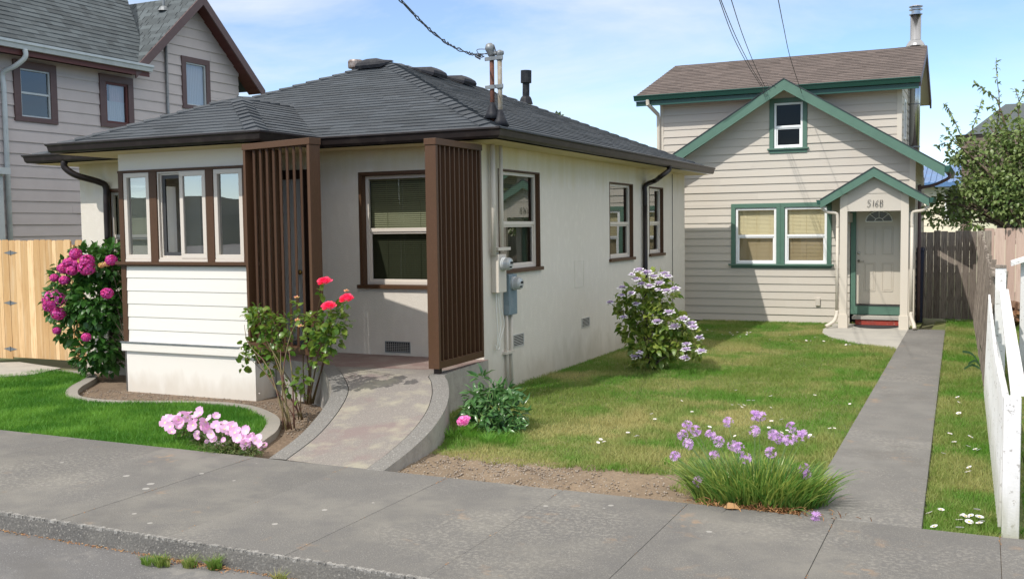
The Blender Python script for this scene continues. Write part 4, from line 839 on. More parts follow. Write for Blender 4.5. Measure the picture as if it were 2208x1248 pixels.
for y_,z_ in((UEY,uez),(BYE,uez)):
    mb.hexa([(uxe1-.03,y_,z_-.20),(uxe1+.01,y_,z_-.20),(uxe1+.01,RY,rz-.20),(uxe1-.03,RY,rz-.20),(uxe1-.03,y_,z_-.002),(uxe1+.01,y_,z_-.002),(uxe1+.01,RY,rz-.002),(uxe1-.03,RY,rz-.002)])
mb.build('bargeboard','trim_plum',g)
mb=MB(); sweep(mb,[(uxe0-.0,UEY),(uxe1,UEY)],[(0,0),(0,-.12),(.07,-.12),(.11,-.03),(.125,-.02),(.125,0)],uez+.005); mb.box(uxe0+.03,uxe1-.03,UEY+.002,UEY+.04,uez-.235,uez-.12); mb.build('gutter','green_dark',g,bevel=.003)
mb=MB(); sx_=ux0; mb.tube([(uxe0+.33,UEY-.05,uez-.10),(uxe0+.33,UEY-.05,uez-.2),(ux0-.03,UY-.10,uez-.42),(ux0-.03,UY-.06,uez-.5),(ux0-.03,UY-.06,3.2)],.045,8); mb.build('downspout','trim_beige',g)
# side windows of the upper storey and the stove pipe
mb=MB(); fUx=FX(ux1); ring(fUx,mb,24.3,24.9,4.0,4.9,.06,0,.03); mb.build('side_window','vinyl_white',g)
mb=MB(); fUx.box(mb,24.36,24.84,4.06,4.84,.0,.012); mb.build('side_pane','glass_mirror',g)
spy=RY+.22; spx=yp(1974,97,spy)[0]; zt_=yp(1974,20,spy)[2]; zb_=yp(1974,97,spy)[2]
mb=MB(); mb.tube([(spx,spy,3.2),(spx,spy,zt_-.12)],.12,18); pipe=mb.build('stove_pipe','metal',g,smooth=True)
mb=MB(); mb.lathe([(.22,-.06),(.19,.0),(.14,.07),(.125,.08)],(spx,spy,zb_+.02),n=20); mb.build('flashing','metal',pipe); mb=MB()
mb.lathe([(.15,0),(.15,.02),(.12,.03)],(spx,spy,zt_-.14),n=20); mb.lathe([(.10,0),(.10,.09)],(spx,spy,zt_-.12),n=16); mb.lathe([(.15,0),(.15,.02),(.13,.03)],(spx,spy,zt_-.03),n=20); mb.lathe([(.12,0),(.16,.02),(.10,.045),(.02,.05)],(spx,spy,zt_+.03),n=20); mb.build('pipe_cap','metal',pipe)
mb=MB(); 
for z in(3.9,4.9,5.7): mb.lathe([(.126,0),(.126,.03)],(spx,spy,z),n=18)
mb.build('pipe_joint','galv',pipe)
# porch
QY=zp(1808,707,-.05)[1]; porch_y=QY; fQ=FY(QY)
pl0=yp(1810,600,QY)[0]; pl1=yp(1826,600,QY)[0]; pr0=yp(1941,600,QY)[0]; pr1=yp(1958,600,QY)[0]
zh=yp(1885,455,QY)[2]; zpk=yp(1884,361,QY-.18)[2]; pax=yp(1884,361,QY-.18)[0]; pex1=yp(2003,438,QY-.18)[0]; pez=yp(2003,426,QY-.18)[2]; ps=(zpk-pez)/(pex1-pax); pex0=2*pax-pex1; PO=QY-.18
def prz(x): return zpk-ps*abs(x-pax)
mb=MB()
for a,b in((pl0,pl1),(pr0,pr1)):
    mb.box(a,b,QY,QY+.10,GZ,prz(a if a<pax else b)-.12)
    mb.box(a-.02,b+.02,QY-.02,QY+.12,GZ,.24)
    mb.box(a+.01,b-.01,QY+.10,GY-.0,2.15,2.35)
mb.build('porch_pillar','trim_beige',g,bevel=.004)
mb=MB(); courses(mb,(0,QY+.012,0),(1,0,0),(0,0,1),[(pl1,zh),(pr0,zh),(pr0,prz(pr0)-.08),(pax,zpk-.1),(pl1,prz(pl1)-.08)],.36,.010,v0=zh); mb.box(pl1,pr0,QY+.03,QY+.1,zh+.001,zh+.3); mb.build('porch_gable','siding_beige',g)
mb=MB()
for s,xe in((1,pex1),(-1,pex0)):
    Ul=abs(xe-pax)*math.sqrt(1+ps**2)
    if s>0: courses(mb,(xe,PO,prz(xe)),(0,1,0),(-1,0,ps),[(0,0),(GY-PO,0),(GY-PO,Ul),(0,Ul)],.14,.012,tab=.3,irr=.9,seed=41)
    else: courses(mb,(xe,GY,prz(xe)),(0,-1,0),(1,0,ps),[(0,0),(GY-PO,0),(GY-PO,Ul),(0,Ul)],.14,.012,tab=.3,irr=.9,seed=42)
mb.build('porch_roof','shingle_brown',g)
mb=MB()
for xe in(pex1,pex0):
    P=lambda x,y,dz: Vector((x,y,prz(x)+dz)); mb.hexa([P(pax,PO,-.19),P(xe,PO,-.17),P(xe,PO+.04,-.17),P(pax,PO+.04,-.19),P(pax,PO,-.004),P(xe,PO,-.004),P(xe,PO+.04,-.004),P(pax,PO+.04,-.004)])
    mb.face([P(pax,PO+.04,-.03),P(xe,PO+.04,-.03),P(xe,GY,-.03),P(pax,GY,-.03)])
mb.build('bargeboard','green',g)
mb=MB()
for xe in(pex1,pex0):
    P=lambda x,y,dz: Vector((x,y,prz(x)+dz)); mb.hexa([P(pax,PO-.015,-.002),P(xe,PO-.015,-.002),P(xe,PO+.05,-.002),P(pax,PO+.05,-.002),P(pax,PO-.015,.018),P(xe,PO-.015,.018),P(xe,PO+.05,.018),P(pax,PO+.05,.018)])
mb.build('shingle_edge','shingle_cap',g)
mb=MB(); sweep(mb,[(pex1,PO+.03),(pex1,GY)],[(0,0),(0,-.10),(.06,-.10),(.09,0)],prz(pex1)); mb.build('gutter','green_dark',g); mb=MB(); sweep(mb,[(pex0,GY),(pex0,PO+.03)],[(0,0),(0,-.10),(.06,-.10),(.09,0)],prz(pex0)); mb.build('gutter','green_dark',g)
# porch downspouts with flared ends
for s,xe,xw in((-1,pex0,pl0-.05),(1,pex1,pr1+.06)):
    zz=prz(xe)-.08
    spout([(xe-.02*s,PO+.12,zz),(xe-.03*s,PO+.12,zz-.10),(xe-.12*s,PO+.14,zz-.17),(xw+.03*s,QY+.02,zz-.2),(xw,QY+.03,zz-.30),(xw,QY+.03,zz-.5)],.032,'trim_beige',g)
    mb=MB(); mb.tube([(xw,QY+.03,zz-.45),(xw,QY+.03,.30)],.032,8); mb.tube(smooth_path([(xw,QY+.03,.31),(xw+.01*s,QY+.0,.2),(xw+.06*s,QY-.06,.08),(xw+.2*s if s<0 else xw+.08,QY-.14,GZ+.05)],4),.04,8); mb.build('downspout','trim_beige',g,smooth=True)
# door
mb=MB(); fG.box(mb,dX0-.10,dX0-.002,dZ0-.22,dZ1+.1,-.06,.03); fG.box(mb,dX1+.002,dX1+.10,dZ0-.22,dZ1+.1,-.06,.03); fG.box(mb,dX0-.002,dX1+.002,dZ1+.003,dZ1+.1,-.06,.03); fG.box(mb,dX0-.002,dX1+.002,dZ0-.22,dZ0-.03,-.06,.03); mb.build('door_frame','green',g)
mb=MB(); fG.box(mb,dX0,dX1,dZ0-.03,dZ0-.012,-.06,.045); mb.build('threshold','dark_frame',g)
mb=MB(); fG.box(mb,dX0,dX1,dZ0,dZ1,-.07,-.03)
for (u0,u1,z0,z1) in((.17,.40,.28,.90),(.53,.76,.28,.90),(.17,.40,1.06,1.66),(.53,.76,1.06,1.66)):
    ring(fG,mb,dX0+u0,dX0+u1,dZ0+z0,dZ0+z1,.02,-.03,-.018); fG.box(mb,dX0+u0+.035,dX0+u1-.035,dZ0+z0+.035,dZ0+z1-.035,-.03,-.022)
dr=mb.build('door','door_beige',g,bevel=.004)
mb=MB(); c=(dX0+.465,dZ0+1.78); n=16; r=.27
pts=[fG.p(c[0]+r*math.cos(math.pi*k/n),c[1]+r*.85*math.sin(math.pi*k/n),-.0285) for k in range(n+1)]; mb.face(pts); mb.build('fan_light','glass_mirror',dr)
mb=MB(); 
arc=[fG.p(c[0]+r*math.cos(math.pi*k/n),c[1]+r*.85*math.sin(math.pi*k/n),-.022) for k in range(n+1)]; mb.tube(arc,.012,6); mb.tube([arc[0],arc[-1]],.012,6)
mb.tube([fG.p(c[0]+.09*math.cos(math.pi*k/8),c[1]+.075*math.sin(math.pi*k/8),-.022) for k in range(9)],.008,6)
for k in(4,8,12): mb.tube([fG.p(c[0]+.09*math.cos(math.pi*k/n),c[1]+.075*math.sin(math.pi*k/n),-.022),arc[k]],.008,6)
mb.build('glazing_bar','vinyl_white',dr)
mb=MB(); mb.lathe([(.03,0),(.03,.015),(.02,.02)],fG.p(dX0+.06,dZ0+1.10,-.03),(0,-1,0),14); mb.lathe([(.03,0),(.028,.012),(.012,.016),(.012,.045)],fG.p(dX0+.06,dZ0+.93,-.03),(0,-1,0),14); mb.tube([fG.p(dX0+.06,dZ0+.93,.01),fG.p(dX0+.17,dZ0+.925,.012)],.010,8); mb.build('handle','knob',dr,smooth=True)
# step
mb=MB(); mb.box(pl1+.03,pr0-.02,GY-.40,GY-.032,dZ0-.30,dZ0-.235); mb.build('step','pad',g,bevel=.006)
mb=MB(); mb.box(pl1+.10,pr0-.02,GY-.37,GY-.06,GZ,dZ0-.301); mb.build('step_riser','red_brick',g)
# house number
def stroke_digit(pts_list,u,z,h):
    mb=MB()
    for pts in pts_list: mb.tube([fQ.p(u+(x+.22*y*.6)*h*.62,z+y*h,.014) for x,y in pts],.0048,6)
    return mb.build('number_character','dark_hole',g)
hh=.135; zc=yp(1870,444,QY)[2]; d5=[[(.85,1),(.25,1),(.15,.58),(.55,.62),(.8,.4),(.65,.08),(.3,0),(.05,.1)]]; d1=[[(.4,1),(.4,0)]]; d6=[[(.7,1),(.25,.6),(.1,.25),(.3,0),(.65,.05),(.75,.3),(.5,.5),(.15,.35)]]; dB=[[(.15,0),(.15,1),(.6,.98),(.7,.75),(.5,.55),(.2,.52)],[(.5,.55),(.78,.35),(.7,.05),(.15,0)]]
for px,dg in((1869,d5),(1879,d1),(1886,d6),(1896,dB)): stroke_digit(dg,yp(px,440,QY)[0],zc-.02,hh)
# small utility cover on the wall
a=yp(1764,650,GY); mb=MB(); fG.box(mb,a[0]-.05,a[0]+.05,a[2]-.09,a[2]+.08,0,.06); mb.build('outlet_box','siding_beige',g,bevel=.008)
# slab at the porch
pp=[zp(x,y,-.05) for x,y in((1940,706),(1928,752),(1880,745),(1830,738),(1790,727),(1773,718),(1775,709),(1795,703))]
mb=MB(); q=[(p[0],p[1]) for p in pp]; q[1]=(wlx(pp[1][1])+.01,pp[1][1]); q=[(wlx(GY)+.0,GY-.05),(wlx(QY)+.01,QY)]+q[1:]+[(pl0-.3,GY-.1)]
SLAB=q
mb.face([(a_,b_,-.045) for a_,b_ in q]); 
for (a_,b_),(c_,d_2) in zip(q,q[1:]+q[:1]): mb.face([(a_,b_,-.045),(c_,d_2,-.045),(c_,d_2,-.15),(a_,b_,-.15)])
struct(mb.build('porch_slab','pad'))
mb=MB(); n=20; cxm=(pl1+pr0)/2+.02; pts=[(cxm+.46*math.cos(math.pi+math.pi*k/n),GY-.38+(GY-.38-QY-.03)*math.sin(math.pi+math.pi*k/n)) for k in range(n+1)]
mb.face([(x,y,-.030) for x,y in pts]); 
for (a_,b_),(c_,d_2) in zip(pts,pts[1:]+pts[:1]): mb.face([(a_,b_,-.03),(c_,d_2,-.03),(c_,d_2,-.0445),(a_,b_,-.0445)])
tag(mb.build('doormat','rubber'),'black half round doormat in front of the red step','doormat')
# ================================================================== GREY NEIGHBOUR HOUSE (left)
LX=-18.0; n_=empty('grey_neighbour_house',(-21,18,0),'tall grey clapboard house with plum trim and steep slate grey roof beyond the cedar fence','house'); fN=FX(LX)
geY=xp(315,148,LX+.45)[1]; 
gR=xp(570,195,LX+.42); gA=xp(436,-12,LX+.42)
asl=(gA[2]-gR[2])/(gR[1]-gA[1]); RXn=LX+.42
def nz(y): return gA[2]-asl*abs(y-gA[1])
gyl=gA[1]-(gR[1]-gA[1])
ey=xp(0,97,LX+.5)
ezz=(xp(0,84,LX+.52)[2]+xp(313,146,LX+.52)[2])/2
nwin=[]
for (x0,y0,x1,y1) in((40,147,109,258),(224,176,276,270),(398,134,444,232)):
    a=xp(x0,y0,LX); b=xp(x1,y1,LX); nwin.append((a[1],b[1],b[2],a[2]))
cutw=.17
mb=MB(); hol=[(a-.02,b+.02,c-.02,d+.02) for a,b,c,d in nwin]
lo_y=geY-7.5
courses(mb,(LX,0,0),(0,1,0),(0,0,1),[(lo_y,-.1),(geY,-.1),(geY,ezz-.15),(lo_y,ezz-.15)],.243,.024,holes=hol,v0=-.1,tab=3.3,irr=.9,seed=73)
ybk=gR[1]-.55
courses(mb,(LX,0,0),(0,1,0),(0,0,1),[(geY,-.1),(ybk,-.1),(ybk,nz(ybk)-.05),(gA[1],gA[2]-.1),(geY,nz(geY)-.05)],.243,.024,holes=hol,v0=-.1,tab=3.3,irr=.9,seed=73)
mb.build('siding','siding_grey',n_)
for i,(a,b,c,d) in enumerate(nwin):
    w=MB(); T_=.16 if i<2 else .14
    ring(fN,w,a-T_,b+T_,c-.10,d+T_,T_,-.0,.05,bot=.10); ww=w.build('window','trim_plum',n_,bevel=.004)
    ww['label']=['double sash window with metal frame near the left edge','window with lace curtains','window in the gable end'][i]
    f=MB(); zm=(c+d)/2
    if i!=1:
        ring(fN,f,a,b,c,d,.03,-.04,.02)
        if i==0: fN.box(f,a+.03,b-.03,zm-.02,zm+.02,-.03,.015)
        f.build('frame','gutter_pale',ww)
    else: ring(fN,f,a,b,c,d,.05,-.04,.02); f.build('frame','soffit_red',ww)
    p=MB(); p.face([fN.p(a+.01,c+.01,-.015),fN.p(b-.01,c+.01,-.015),fN.p(b-.01,d-.01,-.015),fN.p(a+.01,d-.01,-.015)]); p.build('pane',['glass_dark','glass_side','glass_side'][i],ww)
    p=MB(); K=24
    if i>0:
        for k in range(K):
            u0=a+(b-a)*k/K; u1=a+(b-a)*(k+1)/K; o0=.02*(k%2); o1=.02*((k+1)%2)
            z1_=d if i==2 else zm+.05; p.face([fN.p(u0,c,-.06-o0),fN.p(u1,c,-.06-o1),fN.p(u1,z1_,-.06-o1),fN.p(u0,z1_,-.06-o0)],.0)
            if i==1 and k>K*.35: p.face([fN.p(u0,zm-.1,-.10-o0),fN.p(u1,zm-.1,-.10-o1),fN.p(u1,d,-.10-o1),fN.p(u0,d,-.10-o0)],1.)
        p.build('curtain','curtain',ww)
    p=MB(); p.face([fN.p(a-.02,c-.02,-.3),fN.p(b+.02,c-.02,-.3),fN.p(b+.02,d+.02,-.3),fN.p(a-.02,d+.02,-.3)]); p.build('dark_room','dark_room',ww)
# main roof slope above the gutter and the cross gable
mb=MB(); Sx=LX+.45; ms_=1.05
lenv=5.0; vv=Vector((-1,0,ms_)).normalized()
courses(mb,(Sx,0,ezz),(0,1,0),(-1,0,ms_),[(ey[1]-4,0),(geY+.1,0),(geY-.1+2.5,lenv),(ey[1]-4,lenv)],.155,.012,tab=.3,irr=.9,seed=51)
ll=math.sqrt(1+asl**2)*(gR[1]-gA[1])
courses(mb,(RXn,gyl,nz(gyl)),(-1,0,0),(0,1,asl),[(0,0),(5.5,0),(5.5,ll),(0,ll)][:],.155,.012,tab=.3,irr=.9,seed=52)
courses(mb,(RXn,gR[1],nz(gR[1])),(1,0,0),(0,-1,asl),[(-5.5,0),(0,0),(0,ll),(-5.5,ll)],.155,.012,tab=.3,irr=.9,seed=53)
mb.build('roof','shingle_grey',n_)
mb=MB()
for ya in(gyl,gR[1]):
    P=lambda y,x,dz: Vector((x,y,nz(y)+dz)); mb.hexa([P(gA[1],RXn,-.26),P(ya,RXn,-.26),P(ya,RXn+.035,-.26),P(gA[1],RXn+.035,-.26),P(gA[1],RXn,-.005),P(ya,RXn,-.005),P(ya,RXn+.035,-.005),P(gA[1],RXn+.035,-.005)])
mb.build('bargeboard','trim_plum',n_)
mb=MB()
for ya in(gyl,gR[1]):
    P=lambda y,x,dz: Vector((x,y,nz(y)+dz)); 
    for k in range(14):
        y0=gA[1]+(ya-gA[1])*k/14; y1=gA[1]+(ya-gA[1])*(k+.93)/14; mb.face([P(y0,RXn-.002,-.10),P(y1,RXn-.002,-.10),P(y1,LX-.1,-.10),P(y0,LX-.1,-.10)])
    mb.face([P(gA[1],RXn-.002,-.09),P(ya,RXn-.002,-.09),P(ya,LX-.1,-.09),P(gA[1],LX-.1,-.09)])
mb.face([(Sx,ey[1]-4,ezz-.13),(Sx,geY+.15,ezz-.13),(LX-.05,geY+.15,ezz-.13),(LX-.05,ey[1]-4,ezz-.13)])
mb.box(Sx-.03,Sx,ey[1]-4,geY+.1,ezz-.21,ezz-.0)
mb.build('soffit','soffit_red',n_)
mb=MB(); sweep(mb,[(Sx,ey[1]-4),(Sx,geY+.12)],[(0,.02),(0,-.13),(.08,-.13),(.10,-.05),(.13,-.03),(.13,.02)],ezz+.03); mb.build('gutter','gutter_pale',n_,bevel=.004)
dy=xp(12,200,LX+.05)[1]; mb=MB(); mb.tube(smooth_path([(Sx+.06,dy+.12,ezz-.1),(Sx+.06,dy+.12,ezz-.25),(Sx-.1,dy+.02,ezz-.42),(LX+.07,dy-.05,ezz-.55),(LX+.07,dy-.05,ezz-.8)],5)+[Vector((LX+.07,dy-.05,0))],.05,10); mb.build('downspout','gutter_pale',n_,smooth=True)
py_=xp(361,200,LX+.06)[1]; mb=MB(); mb.tube([(LX+.06,py_,nz(py_)-.05),(LX+.06,py_,2.)],.035,8); mb.build('vent_pipe','galv',n_,smooth=True)
py2=xp(354,52,LX-.45); mb=MB(); zq_=nz(py2[1]); mb.tube([(LX-.45,py2[1],zq_-.1),(LX-.45,py2[1],zq_+.38)],.035,8); mb.lathe([(.14,-.02),(.10,.06),(.045,.10)],(LX-.45,py2[1],zq_+.0),n=12); mb.build('vent_pipe','galv',n_)
mb=MB(); mb.face([(LX-.3,lo_y,-.1),(LX-.3,ybk,-.1),(LX-.3,ybk,5.9),(LX-.3,lo_y,5.9)]); mb.face([(LX,ybk,-.1),(LX-7,ybk,-.1),(LX-7,ybk,6.6),(LX,ybk,nz(ybk))]); mb.build('inner_wall','dark_room',n_)
# lower bay corner at the very left edge
mb=MB(); a=xp(0,362,LX+.25); mb.box(LX,LX+.4,a[1]-3,a[1]+.12,a[2]-.13,a[2]); mb.box(LX,LX+.28,a[1]-3,a[1]+.03,0,a[2]-.13); mb.build('side_bay','gutter_pale',n_)
# ================================================================== CEDAR FENCE WITH GATE
fy=11.80; cf=empty('cedar_fence',(-14.4,fy,0),'new cedar board fence with a gate, left of the stucco house','fence'); fC=FY(fy)
def dogear(mb,fr,u0,u1,z0,z1,n0,n1,var,c=.028):
    prof=[(u0,z0),(u1,z0),(u1,z1-c),(u1-c,z1),(u0+c,z1),(u0,z1-c)]
    F=[fr.p(u,z,n1) for u,z in prof]; Bk=[fr.p(u,z,n0) for u,z in prof]; mb.face(F,var); mb.face(Bk[::-1],var)
    for i in range(6): j=(i+1)%6; mb.face([F[i],Bk[i],Bk[j],F[j]],var)
zt_f=2.035; random.seed(5)
edges=[-70,-52,-36,-18,-.5,7,22]   # px
gate_px=[22.5,36,48.5,62,75.5,89,102,115.5,124,140]
pxu=lambda x: yp(x,600,fy)[0]
for a,b in zip(edges[:-1],edges[1:]):
    mb=MB(); dogear(mb,fC,pxu(a)+.003,pxu(b)-.004,.02,zt_f+random.uniform(-.01,.01),-.01,.012,random.random()); mb.build('board','cedar',cf)
gb=[]
mb=MB(); fC.box(mb,pxu(23),pxu(134),.35,.44,-.055,-.015); fC.box(mb,pxu(23),pxu(134),1.6,1.69,-.055,-.015); gate=mb.build('gate','cedar',cf)
for a,b in zip(gate_px[:-1],gate_px[1:]):
    mb=MB(); dogear(mb,fC,pxu(a)+.002,pxu(b)-.002,.05,zt_f+random.uniform(-.008,.008),-.012,.012,random.random()); mb.build('board','cedar',gate)
mb=MB(); dogear(mb,fC,pxu(141),pxu(156),.03,zt_f,-.01,.02,.6); mb.build('board','cedar',cf)
mb=MB(); fC.box(mb,pxu(-70),pxu(21),.35,.44,-.055,-.015); fC.box(mb,pxu(-70),pxu(21),1.6,1.69,-.055,-.015); fC.box(mb,pxu(157),pxu(160),.02,1.95,-.09,-.0); mb.build('rail','cedar',cf)
for a,b in((161,176),(176,190),(190,205)):
    mb=MB(); dogear(mb,fC,pxu(a)+.002-.0,pxu(b)-.002,.03,zt_f-.005,-.05,-.03,.1); mb.build('board','cedar',cf)
for py_h in(545,653,752):
    p=yp(22,py_h,fy-.02); mb=MB(); u,z=p[0],p[2]
    mb.face([fC.p(u-.17,z,.016),fC.p(u,z-.035,.018),fC.p(u+.17,z,.016),fC.p(u,z+.035,.018)]); mb.face([fC.p(u-.17,z,.014),fC.p(u,z+.035,.014),fC.p(u+.17,z,.014),fC.p(u,z-.035,.014)]); mb.tube([fC.p(u,z-.04,.02),fC.p(u,z+.04,.02)],.009,8); mb.build('hinge','galv',gate)
# ================================================================== RIGHT SIDE FENCES
bfY=24.1; bf=empty('weathered_back_fence',(-.8,bfY,0),'dark weathered board fence closing the yard behind the beige house','fence'); fK=FY(bfY)
u=-1.45; random.seed(9)
while u<.05:
    w=.145; mb=MB(); dogear(mb,fK,u+.001,u+w-.003,GZ+.06,1.93+random.uniform(-.02,.02),-.01,.012,random.random(),.01); mb.build('board','weathered',bf); u+=w
mb=MB(); fK.box(mb,-1.45,.08,.4,.49,-.05,-.012); fK.box(mb,-1.45,.08,1.5,1.59,-.05,-.012); mb.build('rail','weathered',bf)
# old side fence running towards the street
sf=empty('old_side_fence',(.05,18,0),'grey weathered board fence running along the grass strip up to the white picket fence','fence')
def fxp(Y): return .125-.0155*(Y-7.6) if Y<14 else .026-.0225*(Y-14)
def leanx(mb,k):
    mb.v=[(a+k*(c-GZ),b,c) for a,b,c in mb.v]
random.seed(12); y=14.3; 
while y<24.0:
    w=.14; h=1.42+random.uniform(-.05,.05)+max(0,(y-15.5))*.055
    if y>15.2 and y<16.2: h-=.12
    mb=MB(); x_=fxp(y); fr=Fr((x_,0,0),(0,1,0)); dogear(mb,fr,y,y+w-.006,GZ+.05+random.uniform(0,.05),h,-.012,.012,random.random(),.012); leanx(mb,.075); mb.build('board','weathered',sf); y+=w
mb=MB(); 
for z in(.35,1.12): mb.bar((fxp(14.3)+.035,14.3,z),(fxp(24)+.035,24,z),.04,.09)
leanx(mb,.075); mb.build('rail','weathered',sf)
for yy_ in(14.35,16.4,18.6,20.8,23): mb=MB(); mb.box(fxp(yy_)+.06,fxp(yy_)+.15,yy_-.045,yy_+.045,GZ,1.50); leanx(mb,.075); mb.build('post','weathered',sf)
mb=MB(); 
for k in range(10): mb.bar((fxp(14.1)+.06,14.1+.21*k,1.44+random.uniform(-.012,.012)),(fxp(16.2)+.06,14.1+.21*(k+1)+.02,1.44+random.uniform(-.012,.02)),.15,.025)
leanx(mb,.075)
mb.build('top_plank','weathered',sf)
# white picket fence
pf_=empty('white_picket_fence',(.15,10,0),'white painted picket fence with flaking paint along the right edge','fence')
y=7.78; random.seed(4)
pk=[]
while y<13.9:
    mb=MB(); h=.93+.30*max(0,min(1,(y-10.2)/3.6))+random.uniform(-.012,.012); x_=fxp(y); fr=Fr((x_,0,0),(0,1,0)); w=.072; prof=[(y,GZ+.05),(y+w,GZ+.05),(y+w,h-.05),(y+w/2,h),(y,h-.05)]
    F=[fr.p(u_,z_,.01) for u_,z_ in prof]; Bk=[fr.p(u_,z_,-.01) for u_,z_ in prof]; mb.face(F); mb.face(Bk)
    for i in range(5): j=(i+1)%5; mb.face([F[i],Bk[i],Bk[j],F[j]])
    leanx(mb,.03); mb.build('picket','whitepaint',pf_); y+=.115
mb=MB()
for z in(.25,.72): mb.bar((fxp(7.7)+.04,7.7,z),(fxp(13.9)+.04,13.95,z+.1),.04,.085)
leanx(mb,.03)
mb.build('rail','whitepaint',pf_)
fp=yp(2160,1150,7.62); mb=MB(); x0=yp(2160,1000,7.6)[0]; zt1=yp(2190,858,7.6)[2]; mb.box(x0+.005,x0+.115,7.6,7.72,-.1,zt1); mb.build('post','whitepaint',pf_,bevel=.006).__setitem__('label','thick corner post nearest the sidewalk')
pw=yp(2146,600,13.95); mb=MB(); z2=yp(2155,578,13.95)[2]; mb.box(pw[0],pw[0]+.125,13.95,14.07,-.1,z2); mb.build('post','whitepaint',pf_,bevel=.006); mb=MB(); mb.box(pw[0]-.002,pw[0]+.127,13.94,14.09,z2+.001,z2+.035); mb.build('post_cap','weathered',pf_)
# sloping top rail of the section between the two posts
mb=MB(); mb.bar((x0+.10,7.72,zt1+.01),(pw[0]+.10,13.95,1.28),.10,.03); mb.build('top_rail','whitepaint',pf_)
# pink stained fence next door, small white gate shelter, woodpile
kf=empty('pink_stained_fence',(1.2,24.8,0),'pinkish stained board fence in the next yard','fence'); fP=FY(24.9); u=.0; random.seed(8)
while u<2.6:
    mb=MB(); dogear(mb,fP,u+.003,u+.205,GZ,1.98,-.01,.012,random.random()); mb.build('board','pinkwood',kf); u+=.21
wg=yp(2180,568,15.5); sh=empty('white_gate_hood',(wg[0]+.4,15.5,0),'little white boarded hood on a post beside the picket fence','gate hood')
mb=MB(); mb.hexa([(wg[0],15.3,wg[2]-.03),(wg[0]+.5,15.3,wg[2]+.15),(wg[0]+.5,15.8,wg[2]+.15),(wg[0],15.8,wg[2]-.03),(wg[0],15.3,wg[2]+.03),(wg[0]+.5,15.3,wg[2]+.21),(wg[0]+.5,15.8,wg[2]+.21),(wg[0],15.8,wg[2]+.03)]); mb.build('roof_board','whitepaint',sh)
mb=MB(); mb.box(wg[0]+.12,wg[0]+.22,15.45,15.55,GZ,wg[2]+.02); mb.build('post','whitepaint',sh)
random.seed(2)
for k in range(9):
    px=2166+ (k%3)*11+random.uniform(-1,1); py_=700-(k//3)*9; p=zp(px,706,GZ); mb=MB(); zc_=.07+.13*(k//3)+.02*random.random(); y_=23.0+random.uniform(-.15,.15); xx_=yp(px,py_,23.0)[0]
    s_=.055+random.random()*.03; rot=random.uniform(-.6,.6); a=Vector((xx_,y_,zc_)); dirv=Vector((.15*math.cos(rot),-.35,.12*math.sin(rot)+.1))
    mb.bar(a-dirv*.8,a+dirv*.8,s_*2,s_*1.6,up=(math.sin(rot),0,math.cos(rot)),var=random.random())
    tag(mb.build('firewood_log','logs'),'split log, %s one in the %s row of the woodpile behind the picket fence'%(['left','middle','right'][k%3],['bottom','middle','top'][k//3]),'firewood','split logs in the woodpile')
mb=MB(); b_=xp(1970,600,-1.30); bin_x=gx1+.10; bz0=yp(1981,533,23.6); x0b=yp(1972,560,23.6)[0]; x1b=yp(1992,560,23.6)[0]
be=empty('blue_bin',((x0b+x1b)/2,23.7,GZ),'dark blue bin standing between the porch and the back fence','bin')
mb.hexa([(x0b+.02,23.62,GZ),(x1b-.02,23.62,GZ),(x1b-.02,23.85,GZ),(x0b+.02,23.85,GZ),(x0b,23.6,bz0[2]-.08),(x1b,23.6,bz0[2]-.08),(x1b,23.88,bz0[2]-.08),(x0b,23.88,bz0[2]-.08)]); mb.build('body','bin_blue',be,bevel=.01)
mb=MB(); mb.hexa([(x0b-.015,23.58,bz0[2]-.079),(x1b+.015,23.58,bz0[2]-.079),(x1b+.015,23.9,bz0[2]-.079),(x0b-.015,23.9,bz0[2]-.079),(x0b+.01,23.6,bz0[2]-.03),(x1b-.01,23.6,bz0[2]-.03),(x1b-.01,23.88,bz0[2]),(x0b+.01,23.88,bz0[2])]); mb.build('lid','bin_blue',be,bevel=.01)
# ================================================================== BACKGROUND BUILDINGS
shY=34.; a=yp(2074,300,shY); b=yp(2208,300,shY); s_=empty('shingled_house',(a[0]+3,shY+3,0),'brown shingled house half hidden behind the apple tree','house')
mb=MB(); wt=yp(2074,292,shY)[2]; courses(mb,(0,shY,0),(1,0,0),(0,0,1),[(a[0],1.5),(a[0]+7,1.5),(a[0]+7,wt),(a[0],wt)],.20,.02,tab=.28,irr=.6,seed=61); mb.face([(a[0],shY,1.5),(a[0],shY+5,1.5),(a[0],shY+5,wt),(a[0],shY,wt)]); mb.build('wall','shake_wall',s_)
rt=yp(2168,225,shY+3.5); mb=MB(); ra=yp(2162,290,shY+1.); mb.face([(rt[0]-1.2,shY+.5,wt+.02),(a[0]+7.5,shY+.5,wt+.02),(a[0]+7.5,shY+3.5,rt[2]),(rt[0],shY+3.5,rt[2])]); mb.face([(rt[0]-1.2,shY+.5,wt+.02),(rt[0],shY+3.5,rt[2]),(rt[0]-1.2,shY+6.5,wt)]); 
mb.face([(a[0]-.2,shY-.1,wt+.01),(a[0]+7.5,shY-.1,wt+.01),(a[0]+7.5,shY+6,wt+.03),(a[0]-.2,shY+6,wt+.03)])
mb.build('roof','shingle_grey',s_)
mb=MB(); mb.box(a[0]+.3,a[0]+7,shY-.3,shY-.02,0,yp(2150,455,shY-.3)[2]); mb.build('lower_wall','cream_wall2',s_)
mb=MB(); p=yp(2150,470,shY-.35); q_=yp(2208,488,shY-.35); ring(FY(shY-.32),mb,p[0],q_[0]+1,q_[2]-.3,p[2]+.1,.10,0,.05); FY(shY-.32).box(mb,p[0]+.1,q_[0]+1,q_[2]-.2,p[2]+0,-.02,.01); mb.build('window','dark_hole',s_)
